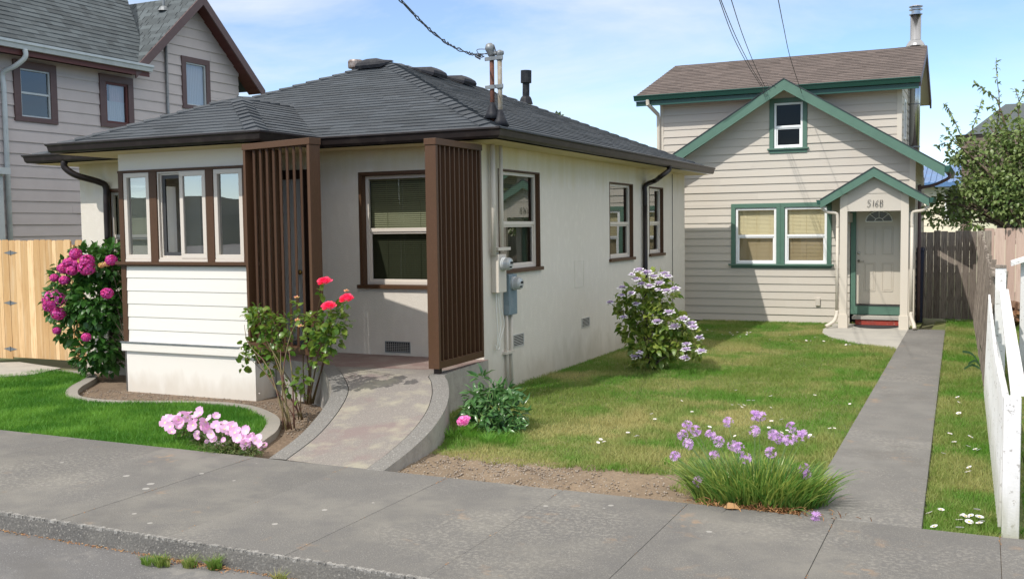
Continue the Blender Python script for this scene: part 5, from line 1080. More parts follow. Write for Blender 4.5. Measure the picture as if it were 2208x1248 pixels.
blY=46.; a=yp(1985,355,blY); b=yp(2090,355,blY); bl=empty('blue_roofed_building',(a[0]+2,blY+2,0),'cream building with a blue metal roof seen past the gutter','building')
z1=yp(2040,357,blY+3)[2]; z0=yp(2040,395,blY)[2]; z0-=0
mb=MB(); x0=a[0]-1; x1=b[0]+3; x0r=x0+1.2
K=26
for k in range(K):
    ua=x0+(x1-x0)*k/K; ub=x0+(x1-x0)*(k+1)/K; mb.face([(ua,blY-.4,z0),(ub,blY-.4,z0),(ub,blY+3,z1),(ua,blY+3,z1)],.5); mb.bar((ua,blY-.4,z0+.03),(ua,blY+3,z1+.03),.04,.06)
mb.box(x0-.1,x1,blY-.5,blY-.4,z0-.16,z0+.02); mb.build('roof','blue_roof',bl)
mb=MB(); courses(mb,(0,blY,0),(1,0,0),(0,0,1),[(x0+.3,0),(x1,0),(x1,z0-.05),(x0+.3,z0-.05)],.28,.02); mb.build('wall','cream_wall',bl)
mb=MB(); p=yp(2043,412,blY); fQ2=FY(blY-.02); fQ2.box(mb,p[0],p[0]+.9,p[2]-1.1,p[2]+.05,0,.05); mb.build('window','dark_hole',bl); mb=MB(); ring(fQ2,mb,p[0]-.1,p[0]+1.,p[2]-1.2,p[2]+.15,.1,0,.07); mb.build('window_frame','vinyl_white',bl)
# utility pole with wires beyond
up=yp(2011,375,55.); mb=MB(); mb.tube([(up[0],55,0),(up[0],55,up[2])],.09,8); mb.build('pole_far','galv').name='utility_pole'; tag(bpy.data.objects['utility_pole'],'thin grey utility pole far behind the yard','utility pole')
# hills behind the street (they show in the window reflections) and far trees
mb=MB(); random.seed(21); prev=None; K=60
for k in range(K+1):
    th=math.pi*(1+k/K); r=170+random.uniform(-8,8); x,y=r*math.cos(th)*1.3,r*math.sin(th); h=6.5+2.5*math.sin(k*.45)+random.uniform(-1,1)
    cur=[(x*.8,y*.8,-2),(x*.92,y*.92,h*.6),(x,y,h),(x*1.3,y*1.3,-2)]
    if prev:
        for i in range(3): mb.face([prev[i],cur[i],cur[i+1],prev[i+1]])
    prev=cur
struct(mb.build('hills','hill',smooth=True))
# ================================================================== PLANTS
def blades(name,P,h,w,lean,m,parent=None,seg=1,seed=0,colr=None):
    r=np.random.default_rng(seed); n=len(P); az=r.uniform(0,2*np.pi,n); la=r.uniform(0,2*np.pi,n)
    sd_=np.stack([np.cos(az),np.sin(az),np.zeros(n)],1)*(w/2)[:,None] if np.ndim(w) else np.stack([np.cos(az),np.sin(az),np.zeros(n)],1)*w/2
    ln=np.stack([np.cos(la),np.sin(la),np.zeros(n)],1)*(lean*r.random(n)*h)[:,None]; up=np.zeros((n,3)); up[:,2]=h
    tip=P+up+ln; mid=P+up*.55+ln*.3
    V=np.stack([P-sd_,P+sd_,mid+sd_*.8,mid-sd_*.8,tip],1); T=np.array([(0,1,2),(0,2,3),(3,2,4)])[None]+(np.arange(n)*5)[:,None,None]
    return tri_mesh(name,V.reshape(-1,3),T.reshape(-1,3),np.repeat(r.random(n) if colr is None else colr,3),m,parent)
def inpoly(x,y,poly):
    c=np.zeros(len(x),bool); n=len(poly)
    for i in range(n):
        x0,y0=poly[i][:2]; x1,y1=poly[(i+1)%n][:2]
        if y0==y1: continue
        m=((y0>y)!=(y1>y)); c^= m&(x<(x1-x0)*(y-y0)/(y1-y0)+x0)
    return c
def noise2(x,y,s,seed):
    r=np.random.default_rng(seed); G=r.random((64,64)); u=(x*s)%64; v=(y*s)%64; i=u.astype(int);j=v.astype(int);a=u-i;b=v-j; a=a*a*(3-2*a);b=b*b*(3-2*b)
    return (G[i%64,j%64]*(1-a)+G[(i+1)%64,j%64]*a)*(1-b)+(G[i%64,(j+1)%64]*(1-a)+G[(i+1)%64,(j+1)%64]*a)*b
rg=np.random.default_rng(1)
n=150000; x=rg.uniform(-14.6,-6.6,n); y=rg.uniform(7.49,11.3,n); k=inpoly(x,y,[(p[0],p[1]) for p in lawn_poly]); x,y=x[k],y[k]
P=np.stack([x,y,np.full(len(x),GZ)],1); d=np.sqrt(x*x+y*y)
tag(blades('front_lawn_grass',P,(.045+.04*rg.random(len(x)))*(.8+.5*noise2(x,y,3.,21)),.0075,.9,'grass_lush',seed=2,colr=np.clip(noise2(x,y,2.2,22)*.9+.45*noise2(x,y,7,23)-.35+.5*(rg.random(len(x))-.5),0,1)),'lush green grass of the front lawn','grass',kind='stuff')
n=245000; x=rg.uniform(-5.86,-1.0,n); y=7.52+(rg.random(n)**1.35)*15.4; k=(x<np.array([wlx(v) for v in y])-.01)&(y>np.where(x>-2.35,7.60+.5*noise2(x,y,3.,31),8.40+.14*noise2(x,y,2.,3)+.12*np.sin(x*2)-.10*noise2(x,y,9.,33)))&(y<GY-.02); x,y=x[k],y[k]
ok=~((x<-5.35+(y-9.4)*-.6)&(y<10.4)&(x<-4.8)); 
slabq=inpoly(x,y,SLAB); x,y=x[~slabq],y[~slabq]
inramp=(y<10.5)&(x<np.interp(y,[p.y for p in Rp],[p.x for p in Rp])+.02); x,y=x[~inramp],y[~inramp]
ht=(.022+.025*rg.random(len(x)))*(1+.6*(noise2(x,y,1.3,8)>.62)); P=np.stack([x,y,np.full(len(x),GZ)],1); patch=np.clip(noise2(x,y,1.1,4)*1.3-.2+.5*(rg.random(len(x))-.5),0,1)
tag(blades('side_lawn_grass',P,ht,.006,1.3,'grass_dry',seed=3,colr=patch),'short patchy grass of the side lawn','grass',kind='stuff')
n=70000; y=7.5+(rg.random(n)**1.3)*16.5; x=rg.uniform(-.9,.28,n); k=(x>np.array([wrx(v) for v in y])+.008)&(x<np.array([fxp(v) for v in y])-.0); x,y=x[k],y[k]; P=np.stack([x,y,np.full(len(x),GZ+.004)],1)
tag(blades('verge_grass',P,.03+.04*rg.random(len(x)),.006,1.1,'grass_dry',seed=5,colr=np.clip(noise2(x,y,1.5,6)-.25+.5*(rg.random(len(x))-.5),0,1)),'grass strip between the walkway and the picket fence','grass',kind='stuff')
n=30000; y=7.6+(rg.random(n)**1.2)*16; x=rg.uniform(.3,2.2,n); P=np.stack([x,y,np.full(n,GZ+.004)],1)
tag(blades('neighbour_grass',P,.04+.03*rg.random(n),.01,.9,'grass_dry',seed=6),'grass in the yard beyond the picket fence','grass',kind='stuff')
tag(pebbles('bed_mulch',2600,fbed,'pebble',.006,.016,9),'bark crumbs on the soil of the flower bed','mulch',kind='stuff')
# leaf litter along the kerb
def flit(r,n):
    x=r.uniform(-7.6,-2.,n); 
    g=(np.abs(x+4.9)<.42)|(np.abs(x+3.75)<.25); return np.stack([x,5.188-np.abs(r.normal(0,.012,n))-.075*g*r.random(n),-.118+.02*g*r.random(n)],1)
r_=np.random.default_rng(8); P=flit(r_,1500); P[900:1500,0]=np.where(r_.random(600)<.7,-4.9,-3.75)+r_.normal(0,.2,600); D_=r_.normal(0,1,(1500,3)); D_[:,2]*=.2; tb=TB(); tb.add(stamp(P,D_,np.tile((0,0,1.),(1500,1))+.3*r_.normal(0,1,(1500,3)),r_.uniform(.008,.028,1500),.35,LEAF_V,LEAF_T,r_.random(1500))); tag(tb.build('leaf_litter','straw'),'dry brown leaf litter along the foot of the kerb','leaf litter',kind='stuff')
def tuft(name,c,n,rad,h,w,m,lab,cat,group=None,lean=1.0,seed=0,mats2=None):
    r=np.random.default_rng(seed); a=r.uniform(0,6.28,n); q=np.sqrt(r.random(n))*rad; P=np.stack([c[0]+q*np.cos(a),c[1]+q*np.sin(a)*.7,np.full(n,c[2])],1)
    o=blades(name,P,h*(.4+.6*r.random(n)),w,lean,m,seed=seed); return tag(o,lab,cat,group)
for i,(px,py_,nn2,rd,hh_,lab) in enumerate(((330,1204,220,.09,.07,'low grass weed at the kerb, leftmost'),(350,1209,160,.06,.09,'grass weed tuft in the leaf litter by the kerb'),(409,1212,150,.05,.09,'green weed tuft between the litter and the kerb'),(463,1216,260,.05,.10,'upright green grass tuft alone at the kerb'),(605,1246,120,.05,.09,'weed tuft at the kerb by the bottom edge'))):
    p=zp(px,py_+10,-.12); tuft('grass_tuft',(p[0],min(p[1],5.18),-.12),nn2,rd,hh_,.006,'grass_dry',lab,'weed','weeds at the kerb',1.,i)
for i,jx_ in enumerate(js):
    if -7<jx_<1 :
        r9=np.random.default_rng(60+i); n=26; yy9=r9.choice([5.5,6.2,7.3,7.45],n)+r9.normal(0,.05,n); P=np.stack([jx_+r9.normal(0,.004,n),np.clip(yy9,5.3,7.49),np.full(n,.0)],1); D_=r9.normal(0,1,(n,3)); D_[:,2]=.1; tb=TB(); tb.add(stamp(P,D_,np.tile((0,0,1.),(n,1))+.2*r9.normal(0,1,(n,3)),r9.uniform(.006,.018,n),.5,LEAF_V,LEAF_T,r9.random(n))); tag(tb.build('joint_litter','straw'),'brown leaf crumbs caught in a sidewalk joint','leaf litter',kind='stuff')
# --- shrub helpers
def px_dir(): return np.array([CM[0],-CM[1],CM[2]])
def cloud(clusters,Y,dens,rng,shell=.55):
    """clusters: (px,py,rx,ry,dY) ellipses measured at depth Y -> leaf points and outward directions"""
    P=[];D=[]
    for (px,py_,rx,ry,dY) in clusters:
        c=yp(px,py_,Y+dY); sc=np.linalg.norm(c-O3)/FPX; a=rx*sc; b=ry*sc; cdep=(a+b)/2*.9
        n=max(6,int(dens*(a*b+a*cdep+b*cdep)*4)); v=norm(rng.normal(0,1,(n,3))); rr=(shell+(1-shell)*rng.random(n)**.6)
        P.append(c+v*rr[:,None]*np.array([a,cdep,b])); D.append(v)
    return np.concatenate(P),np.concatenate(D)
def foliage(name,P,D,ln,wr,m,parent,rng,droop=.3,rnd=.7,curl=1.):
    n=len(P); d=norm(D+rnd*rng.normal(0,1,(n,3))*.6+np.array([0,0,.15])); d[:,2]-=droop*rng.random(n); nm=np.tile((0,0,1.),(n,1))+.55*rng.normal(0,1,(n,3))+.5*D
    tb=TB(); tb.add(stamp(P,d,nm,rng.uniform(ln*.6,ln*1.15,n),wr,LEAF_V,LEAF_T,rng.random(n),curl)); return tb.build(name,m,parent,smooth=True)
def branches(name,base,tips,r0,m,parent,rng,sag=.15,n=5):
    mb=MB()
    for t in tips:
        b=np.array(base)+rng.normal(0,.03,3)*[1,1,0]; t=np.array(t); mid1=b+(t-b)*.35+np.array([0,0,.12*np.linalg.norm(t-b)])+rng.normal(0,.04,3); mid2=b+(t-b)*.7+np.array([0,0,.08*np.linalg.norm(t-b)])+rng.normal(0,.04,3)
        mb.tube(smooth_path([b,mid1,mid2,t],3),[r0*(1-.75*k/9) for k in range(10)],n)
    return mb.build(name,m,parent,smooth=True)
def floret_ball(name,c,r,n,pl,m,parent,rng,flat=1.,npet=4,half=False):
    v=norm(rng.normal(0,1,(n,3)))
    if half: v[:,2]=np.abs(v[:,2])*.6-.1; v=norm(v)
    P=np.array(c)+v*r*(.88+.18*rng.random((n,1)))*np.array([1,1,flat]); tb=TB(); vv_=rng.random(n)
    a=norm(np.cross(v,rng.normal(0,1,(n,3)))); b=np.cross(v,a)
    for k in range(npet):
        t=2*np.pi*k/npet; d=a*np.cos(t)+b*np.sin(t)+v*.15; tb.add(stamp(P,d,v,pl*rng.uniform(.8,1.15,n),1.15,PET_V,PET_T,vv_))
    return tb.build(name,m,parent)
# 1 mophead hydrangea
rg=np.random.default_rng(31); HY=10.95
hb=zp(205,808,GZ); hyd=empty('hydrangea_bush',(-11.6,10.9,GZ),'dark leafy hydrangea bush with round magenta flower heads left of the sunroom','shrub')
cl=[(215,575,45,45,.0),(180,640,55,55,-.1),(215,650,50,60,-.1),(225,735,45,50,0),(165,700,40,45,-.05),(200,770,45,30,.0),(240,560,25,35,-.05),(150,600,35,40,0),(130,655,28,35,0),(245,640,28,70,.05),(240,770,28,35,.1),(190,560,40,26,0)]
P,D=cloud(cl,HY,190,rg,.5); foliage('foliage',P,D,.135,.62,'leaf_hyd',hyd,rg,.5)
tips=[yp(a,b,HY+c2) for a,b,_,_,c2 in cl]; branches('stem',(-11.25,11.0,GZ),tips,.012,'bark',hyd,rg)
for (px,py_,r) in((163,547,12),(187,577,17.5),(188,562,14),(147,566,10),(137,578,12),(155,583,11),(165,568,8),(139,604,10),(117,599,8),(240,561,11.5),(117,646,23),(126,676,14),(231,632,12),(107,660,13),(186,727,9),(154,563,9),(122,713,7)):
    c=yp(px,py_,HY-.45); sc=np.linalg.norm(c-O3)/FPX; floret_ball('flower_head',c,r*sc*.95,150,.021,'magenta',hyd,rg,.85)
for (px,py_,r) in((177,563,8),(230,569,7),(219,572,6)):
    c=yp(px,py_,HY-.47); sc=np.linalg.norm(c-O3)/FPX; floret_ball('flower_head',c,r*sc,70,.016,'bud_coral',hyd,rg,.7)
# 2 rose bush
rg=np.random.default_rng(32); RYb=9.15; rose=empty('rose_bush',(-6.9,9.1,GZ),'leggy rose bush with three crimson blooms beside the entry ramp','shrub')
cl=[(560,685,32,26,0),(575,715,28,22,0),(545,745,26,18,0),(590,690,20,16,.05),(620,700,18,24,0),(640,690,8,14,0),(690,700,32,30,0),(715,725,30,34,0),(725,690,24,30,-.05),(700,740,28,26,0),(735,665,16,20,0),(600,760,30,20,.05),(560,770,20,16,0),(530,765,14,14,0),(650,810,16,20,-.1),(625,830,14,18,-.1),(583,790,14,18,0),(690,775,20,16,0),(693,630,12,10,0),(648,855,10,18,-.1),(640,660,7,14,0),(545,680,20,16,.05),(675,690,20,20,0),(665,735,18,20,0),(738,700,16,22,0),(585,730,22,16,0),(525,785,14,12,0),(610,735,16,14,0)]
P,D=cloud(cl,RYb,250,rg,.1); foliage('foliage',P,D,.085,.72,'leaf_rose',rose,rg,.6)
b1_=zp(622,925,GZ);b2_=zp(645,905,GZ); b3_=zp(665,870,GZ)
branches('cane',b1_,[yp(a,b,RYb) for a,b,_,_,_ in cl[:6]]+[yp(527,700,RYb)],.0105,'stem_rose',rose,rg)
branches('cane',b2_,[yp(a,b,RYb) for a,b,_,_,_ in cl[11:17]],.008,'stem_rose',rose,rg)
branches('cane',b3_,[yp(a,b,RYb) for a,b,_,_,_ in cl[6:11]]+[yp(699,612,RYb),yp(745,650,RYb),yp(640,640,RYb)],.011,'stem_rose',rose,rg)
def rosebloom(c,r,m,parent,rng,name='flower',n=46,up=(.1,-.5,1)):
    up=norm(np.array(up,float)); tb=TB(); a=norm(np.cross(up,[1,0,.1])); b=np.cross(up,a); k=np.arange(n); f=k/n; th=k*2.4; rad=f**.8
    op=.15+1.35*f; d=(np.cos(th)[:,None]*a+np.sin(th)[:,None]*b)*np.sin(op)[:,None]+up*np.cos(op)[:,None]*1.0
    nn=up*np.sin(op)[:,None]-(np.cos(th)[:,None]*a+np.sin(th)[:,None]*b)*np.cos(op)[:,None]
    P=np.array(c)+(np.cos(th)[:,None]*a+np.sin(th)[:,None]*b)*(rad*r*.35)[:,None]-up*(rad*r*.25)[:,None]
    tb.add(stamp(P,d,nn,r*(.45+.55*f)*rng.uniform(.85,1.1,n),1.05,PET_V,PET_T,rng.random(n))); return tb.build(name,m,parent,smooth=False)
for px,py_,r in((699,606,13),(708,660,13.5),(747,643,13.5)):
    c=yp(px,py_,RYb-.15); sc=np.linalg.norm(c-O3)/FPX; rosebloom(c,r*sc*1.05,'rose_petal',rose,rg)
for px,py_ in((640,641),(747,627),(641,690),(648,703)):
    c=yp(px,py_,RYb-.1); rosebloom(c,.03,'bud_coral',rose,rg,'bud',12)
# 3 lacecap hydrangea
rg=np.random.default_rng(33); p0=zp(1405,800,GZ); LY=p0[1]+.1; lace=empty('lacecap_hydrangea',(p0[0],LY,GZ),'lacecap hydrangea with flat mauve and white flower heads on the side lawn','shrub')
cl=[(1405,610,38,22,0),(1380,640,36,26,0),(1430,640,30,30,0),(1395,680,45,30,0),(1440,700,45,26,0),(1350,660,22,26,0),(1360,710,24,28,0),(1405,740,50,30,-.1),(1455,740,30,26,0),(1390,775,30,18,-.1),(1420,770,30,20,0),(1500,750,16,20,0),(1480,710,22,18,0),(1330,655,12,12,0)]
P,D=cloud(cl,LY,240,rg,.35); foliage('foliage',P,D,.135,.55,'leaf_lace',lace,rg,.6)
branches('stem',p0,[yp(a,b,LY+c2) for a,b,_,_,c2 in cl],.012,'bark',lace,rg)
def lacecap(c,r,parent,rng):
    tb=TB(); up=norm(np.array([.05,-.35,1.])); a=norm(np.cross(up,[1,0,0])); b=np.cross(up,a)
    n=70; th=rng.uniform(0,6.28,n); q=np.sqrt(rng.random(n))*r*.72; P=np.array(c)+a*(q*np.cos(th))[:,None]+b*(q*np.sin(th))[:,None]+up*(.25*r*(1-(q/r)**2))[:,None]
    for k in range(4): t=1.57*k; tb.add(stamp(P,a*np.cos(t)+b*np.sin(t)+up*.3+.2*rng.normal(0,1,(n,3)),np.tile(up,(n,1)),.011,1.2,PET_V,PET_T,rng.random(n)),0)
    n=13; th=np.arange(n)*6.283/n+rng.uniform(-.2,.2,n); q=r*rng.uniform(.8,1.12,n); P=np.array(c)+a*(q*np.cos(th))[:,None]+b*(q*np.sin(th))[:,None]+up*rng.uniform(-.01,.015,(n,1)); u2=norm(np.tile(up,(n,1))+.4*rng.normal(0,1,(n,3)))
    for k in range(4):
        t=1.57*k+rng.random(); dd=a*np.cos(t)+b*np.sin(t); tb.add(stamp(P,np.tile(dd,(n,1)),u2,.019,1.25,PET_V,PET_T,rng.random(n)),1)
    tb.build('flower_head',['lace_mid','white_petal'],parent)
for px,py_,r in((1377,582,14),(1395,588,16),(1432,590,14),(1362,592,8),(1410,596,12),(1440,596,12),(1372,602,11),(1422,611,14),(1383,612,12),(1400,617,12),(1342,620,12),(1455,623,15),(1437,627,13),(1361,632,10),(1340,637,10),(1316,652,11),(1372,655,10),(1443,673,15),(1345,684,10),(1417,693,15),(1455,704,16),(1474,688,16),(1490,698,16),(1508,728,12),(1480,742,12),(1479,753,12),(1477,772,13),(1512,757,14),(1370,768,15),(1380,760,9),(1420,625,9),(1495,705,12)):
    c=yp(px,py_,LY-.35+rg.uniform(-.15,.15)); sc=np.linalg.norm(c-O3)/FPX; lacecap(c,r*sc*.76,lace,rg)
# 4 peony with grass clump
rg=np.random.default_rng(34); p0=zp(1055,935,GZ); PYb=p0[1]+.15; peo=empty('peony_plant',(p0[0],PYb,GZ),'glossy dark green peony with a single pink bloom beside the ramp','plant')
cl=[(1040,815,14,10,.3),(1060,845,34,18,.2),(1030,860,30,24,.1),(1090,850,34,20,.2),(1065,880,45,26,0),(1105,890,34,28,.1),(1040,905,34,26,-.1),(1080,925,38,22,-.1),(1020,890,20,20,0),(1100,925,30,14,0)]
P,D=cloud(cl,PYb,330,rg,.2); foliage('foliage',P,D,.15,.30,'leaf_peony',peo,rg,.7)
branches('stem',p0,[yp(a,b,PYb) for a,b,_,_,_ in cl],.008,'stem_green',peo,rg)
c=yp(999,907,PYb-.35); sc=np.linalg.norm(c-O3)/FPX; o=rosebloom(c,12.5*sc,'peony_petal',peo,rg,'flower',90,(-.1,-.7,.9)); floret_ball('petals',c,11*sc,60,.02,'peony_petal',o,rg,.9,3)
branches('flower_stem',zp(1010,950,GZ),[c],.006,'stem_green',peo,rg)
for i,(px,py_,n_b,rd,hh_,lab) in enumerate(((990,945,500,.22,.18,'bright green fine grass clump at the foot of the peony'),(1070,955,300,.2,.14,'low green weeds in front of the peony'))):
    p=zp(px,py_,GZ); tuft('grass_clump',(p[0],p[1],GZ),n_b,rd,hh_,.007,'grass_lush',lab,'weed',None,1.2,40+i)
# 5 evening primrose
rg=np.random.default_rng(35); PR=7.80; pri=empty('evening_primrose_clump',(-7.0,7.9,GZ),'clump of pale pink evening primroses spilling over the lawn corner','flowers')
cl=[(400,925,32,16,.15),(450,932,36,20,.1),(480,950,42,20,0),(530,955,34,18,0),(440,955,34,14,.0),(420,912,26,12,.2),(500,966,40,12,-.1),(550,965,20,12,-.1),(470,968,50,9,-.2),(540,975,30,7,-.22)]
P,D=cloud(cl,PR,1900,rg,.1); foliage('foliage',P,D,.05,.30,'leaf_small',pri,rg,.3)
rgx=np.random.default_rng(77)
for px,py_,r in ((357,912,12),(368,920,12),(385,903,13),(400,895,14),(378,905,10),(433,890,13),(466,898,9),(370,932,9),(385,925,8),(417,916,11),(445,908,14),(440,918,10),(466,918,11),(475,925,9),(426,936,8),(423,944,7),(457,935,10),(462,948,9),(500,920,12),(507,932,12),(495,930,10),(522,945,13),(530,955,12),(515,948,9),(545,945,12),(555,948,11),(571,960,7),(474,962,11),(480,962,8),(446,952,5),(483,948,6),(526,969,5),(560,968,7),(392,915,8),(452,925,8),(420,898,8))+tuple((rgx.uniform(a-b*.9,a+b*.9),rgx.uniform(c_-d_2,c_+d_2*.3),rgx.uniform(7,11)) for a,b,c_,d_2 in [(375,22,912,16),(430,34,920,22),(470,28,935,24),(515,26,940,18),(550,20,955,14)] for _ in range(6)):
    c=yp(px,py_,PR-.15+rg.uniform(-.12,.12)); sc=np.linalg.norm(c-O3)/FPX; up=norm(np.array([.25,-.9,.75])+.45*rg.normal(0,1,3)); a=norm(np.cross(up,[1,0,.2])); b=np.cross(up,a); tb=TB()
    v0=rg.random()
    for k in range(4):
        t=1.5708*k+.4; d=a*np.cos(t)+b*np.sin(t)+up*.45; tb.add(stamp(np.array([c]),np.array([d]),np.array([up-d*.2]),r*sc*1.08,1.55,PET_V,PET_T,np.array([min(1,max(0,v0+rg.uniform(-.25,.25)))])),0)
        tb.add(stamp(np.array([c+up*.004]),np.array([d]),np.array([up]),r*sc*.25,1.2,PET_V,PET_T,np.array([.5])),1)
    tb.build('flower',['prim_petal','prim_eye'],pri,smooth=True)
branches('stem',zp(480,975,GZ),[yp(a,b,PR) for a,b,_,_,_ in cl],.005,'stem_green',pri,rg)
# 6 society garlic
rg=np.random.default_rng(36); p0=zp(1632,1085,GZ); GYc=7.84; gar=empty('society_garlic_clump',(p0[0],GYc,GZ),'wide clump of strappy leaves with lilac flower heads beside the walkway','plant')
n=2100; a=rg.uniform(0,6.28,n); q=np.sqrt(rg.random(n)); bx_=p0[0]+q*np.cos(a)*.50+.02; by_=GYc+q*np.sin(a)*.27; outx=np.cos(a)*q; outy=np.sin(a)*q
V=[];T=[];R_=[]; hgt=rg.uniform(.22,.44,n); 
base=np.stack([bx_,by_,np.full(n,GZ)],1); dr_=np.stack([outx*1.0+.38*rg.normal(0,1,n),outy*.85+.36*rg.normal(0,1,n),np.zeros(n)],1)
ts=np.array([0,.3,.6,.85,1.]); wd5=np.array([.8,1,.9,.6,.08])*.0065
az=rg.uniform(0,6.28,n); side=np.stack([np.cos(az),np.sin(az),np.zeros(n)],1)
pts=[]
for t,wt_ in zip(ts,wd5):
    c=base+dr_*(hgt*.55*t**1.6)[:,None]+np.array([0,0,1.])*(hgt*(t-.28*t**3*np.clip(q,.3,1)))[:,None]; pts+= [c-side*wt_,c+side*wt_]
V=np.stack(pts,1); tt=[]
for s in range(4): tt+= [(2*s,2*s+1,2*s+3),(2*s,2*s+3,2*s+2)]
T=np.array(tt)[None]+(np.arange(n)*10)[:,None,None]; tri_mesh('leaves',V.reshape(-1,3),T.reshape(-1,3),np.repeat(np.where(rg.random(n)<.09,1.,rg.random(n)*.75),8),'strap_leaf',gar)
n=900; P=np.stack([p0[0]+.08+rg.normal(0,.24,n),GYc-.27+rg.normal(0,.05,n),GZ+.01+.07*rg.random(n)],1); D_=rg.normal(0,1,(n,3)); D_[:,2]*=.4; tb=TB(); tb.add(stamp(P,D_,np.tile((0,0,1.),(n,1)),rg.uniform(.03,.10,n),.10,LEAF_V,LEAF_T,rg.random(n))); tb.build('dead_leaves','straw',gar)
heads=[(1482,917),(1472,938),(1500,928),(1484,957),(1456,984),(1532,938),(1550,952),(1570,910),(1580,960),(1608,987),(1540,982),(1627,929),(1640,897),(1628,895),(1662,975),(1681,945),(1700,950),(1707,921),(1720,940),(1733,938),(1734,1010),(1737,1022),(1506,1038),(1759,1112),(1667,937),(1593,965)]
mb=MB(); 
for i,(px,py_) in enumerate(heads):
    dY=rg.uniform(-.25,.25) if i!=23 else -.5
    c=yp(px,py_,GYc+dY) if i!=23 else zp(px,py_,.03); rr=.043 if i!=23 else .034
    b=np.array([p0[0]+(c[0]-p0[0])*.45,GYc+dY*.5,GZ]); mid=b+(c-b)*.5+np.array([0,0,.06]); mb.tube(smooth_path([b,mid,c-np.array([0,0,.01])],4),.0028,4)
    nf=16; v=norm(rg.normal(0,1,(nf,3))+np.array([0,0,.35])); P=c+v*rr*.75; tb=TB(); a_=norm(np.cross(v,rg.normal(0,1,(nf,3)))); b_2=np.cross(v,a_); vv_=rg.random(nf)
    for k in range(6): t=2*np.pi*k/6; tb.add(stamp(P,a_*np.cos(t)+b_2*np.sin(t)+v*.5,v,.021,.42,PET_V,PET_T,vv_))
    tb.add(stamp(np.tile(c,(nf,1)),v,a_,rr*.8,.16,LEAF_V,LEAF_T,vv_)); tb.build('flower_head','lilac',gar)
mb.build('flower_stem','stem_green',gar)
p=zp(1566,1097,0); mb=MB(); tb=TB(); tb.add(stamp(np.array([[p[0]-.02,p[1],.008]]),np.array([[1,.15,.12]]),np.array([[0,-.5,1.]]),.13,.55,LEAF_V,LEAF_T,np.array([.2]),1.6)); tag(tb.build('fallen_leaf','straw',smooth=True),'curled tan dead leaf lying on the sidewalk by the garlic clump','leaf')
for i,(px,py_,nb,rd_,hh2,lab) in enumerate(((2195,1150,90,.12,.07,'small weeds at the foot of the white corner post'),(1480,1000,160,.25,.06,'low weeds at the lawn edge left of the garlic clump'),(2070,690,260,.35,.16,'taller weeds at the foot of the weathered back fence'))):
    p=zp(px,py_,GZ); tuft('grass_clump',(p[0],p[1],GZ),nb,rd_,hh2,.008,'grass_lush',lab,'weed',None,1.2,140+i)
# 7 iris leaves by the old fence
rg=np.random.default_rng(37); p=zp(2112,800,GZ); iris=MB(); 
for dx,dz,ln in((-.28,.30,.5),(-.20,.12,.4),(-.05,.4,.4),(.03,.35,.35),(-.3,.0,.45)):
    b=Vector((p[0]+.05,p[1],GZ)); t=b+Vector((dx,-.15,dz)); m_=(b+t)/2+Vector((0,0,.10)); pts=smooth_path([b,m_,t],4)
    for a,c in zip(pts[:-1],pts[1:]): iris.face([a-Vector((0,.0,.02)),c-Vector((0,0,.016)),c+Vector((0,0,.016)),a+Vector((0,0,.02))])
mat('iris_leaf',(.06,.14,.06),.4,transl=.2); tag(iris.build('iris_plant','iris_leaf'),'few broad iris leaves leaning out from the old fence','plant')
# 8 daisies
dz=[(235,1035),(265,1045),(330,1065),(385,1052),(400,1060),(415,1068),(440,1050),(455,1080),(495,1050),(500,1065),(530,1050),(655,1100),(797,1067),(797,1105),(897,1105),(937,1107),(963,1084),(1016,1110),(1078,1102),(1175,1132),(1193,1134),(1237,1124)]
D1=[(1450+a/3.12,380+b/3.12) for a,b in dz]
dz=[(743,193),(365,263),(710,292),(750,289),(780,291),(768,305),(828,262),(858,262),(980,232),(963,308),(1264,226),(1510,283),(180,352),(195,387),(10,478),(75,500),(445,510),(553,437),(980,400),(1055,389),(960,442),(1033,475),(1080,462),(905,494),(746,497),(1378,450),(1395,448),(1245,490),(1235,510),(1255,508),(443,338)]
D1+=[(1350+a/3.12,780+b/3.12) for a,b in dz]+[(1412,904),(1294,947),(1287,953),(1305,953),(1353,933),(1374,941)]
dz=[(328,578),(320,600),(330,645),(285,732),(310,768),(360,785),(365,743),(402,798),(420,800),(255,815),(382,872),(375,893),(217,1065),(250,1052),(345,1078),(355,1073),(384,1075),(402,1053),(410,1082),(332,1097),(366,1100),(418,1110),(427,1104),(233,1122),(333,1130)]
D2=[(1900+a/1.951,560+b/1.951) for a,b in dz]
tb=TB(); n=12; th=np.arange(n)*6.283/n; dd=np.stack([np.cos(th),np.sin(th),np.full(n,.12)],1); tb.add(stamp(np.tile((0,0,.05),(n,1)),dd,np.tile((0,0,1.),(n,1)),.020,.85,PET_V,PET_T,np.full(n,.5)),0)
tb.add(stamp(np.tile((0,0,.053),(6,1)),dd[::2],np.tile((0,0,1.),(6,1)),.006,1.4,PET_V,PET_T,np.full(6,.5)),1); tb.add(stamp(np.array([[0,0,-.0]]),np.array([[0,0,1.]]),np.array([[1.,0,0]]),.05,.05,LEAF_V,LEAF_T,np.array([.5])),2)
proto=tb.build('daisy',['white_petal','yellow','stem_green']); rd=random.Random(6)
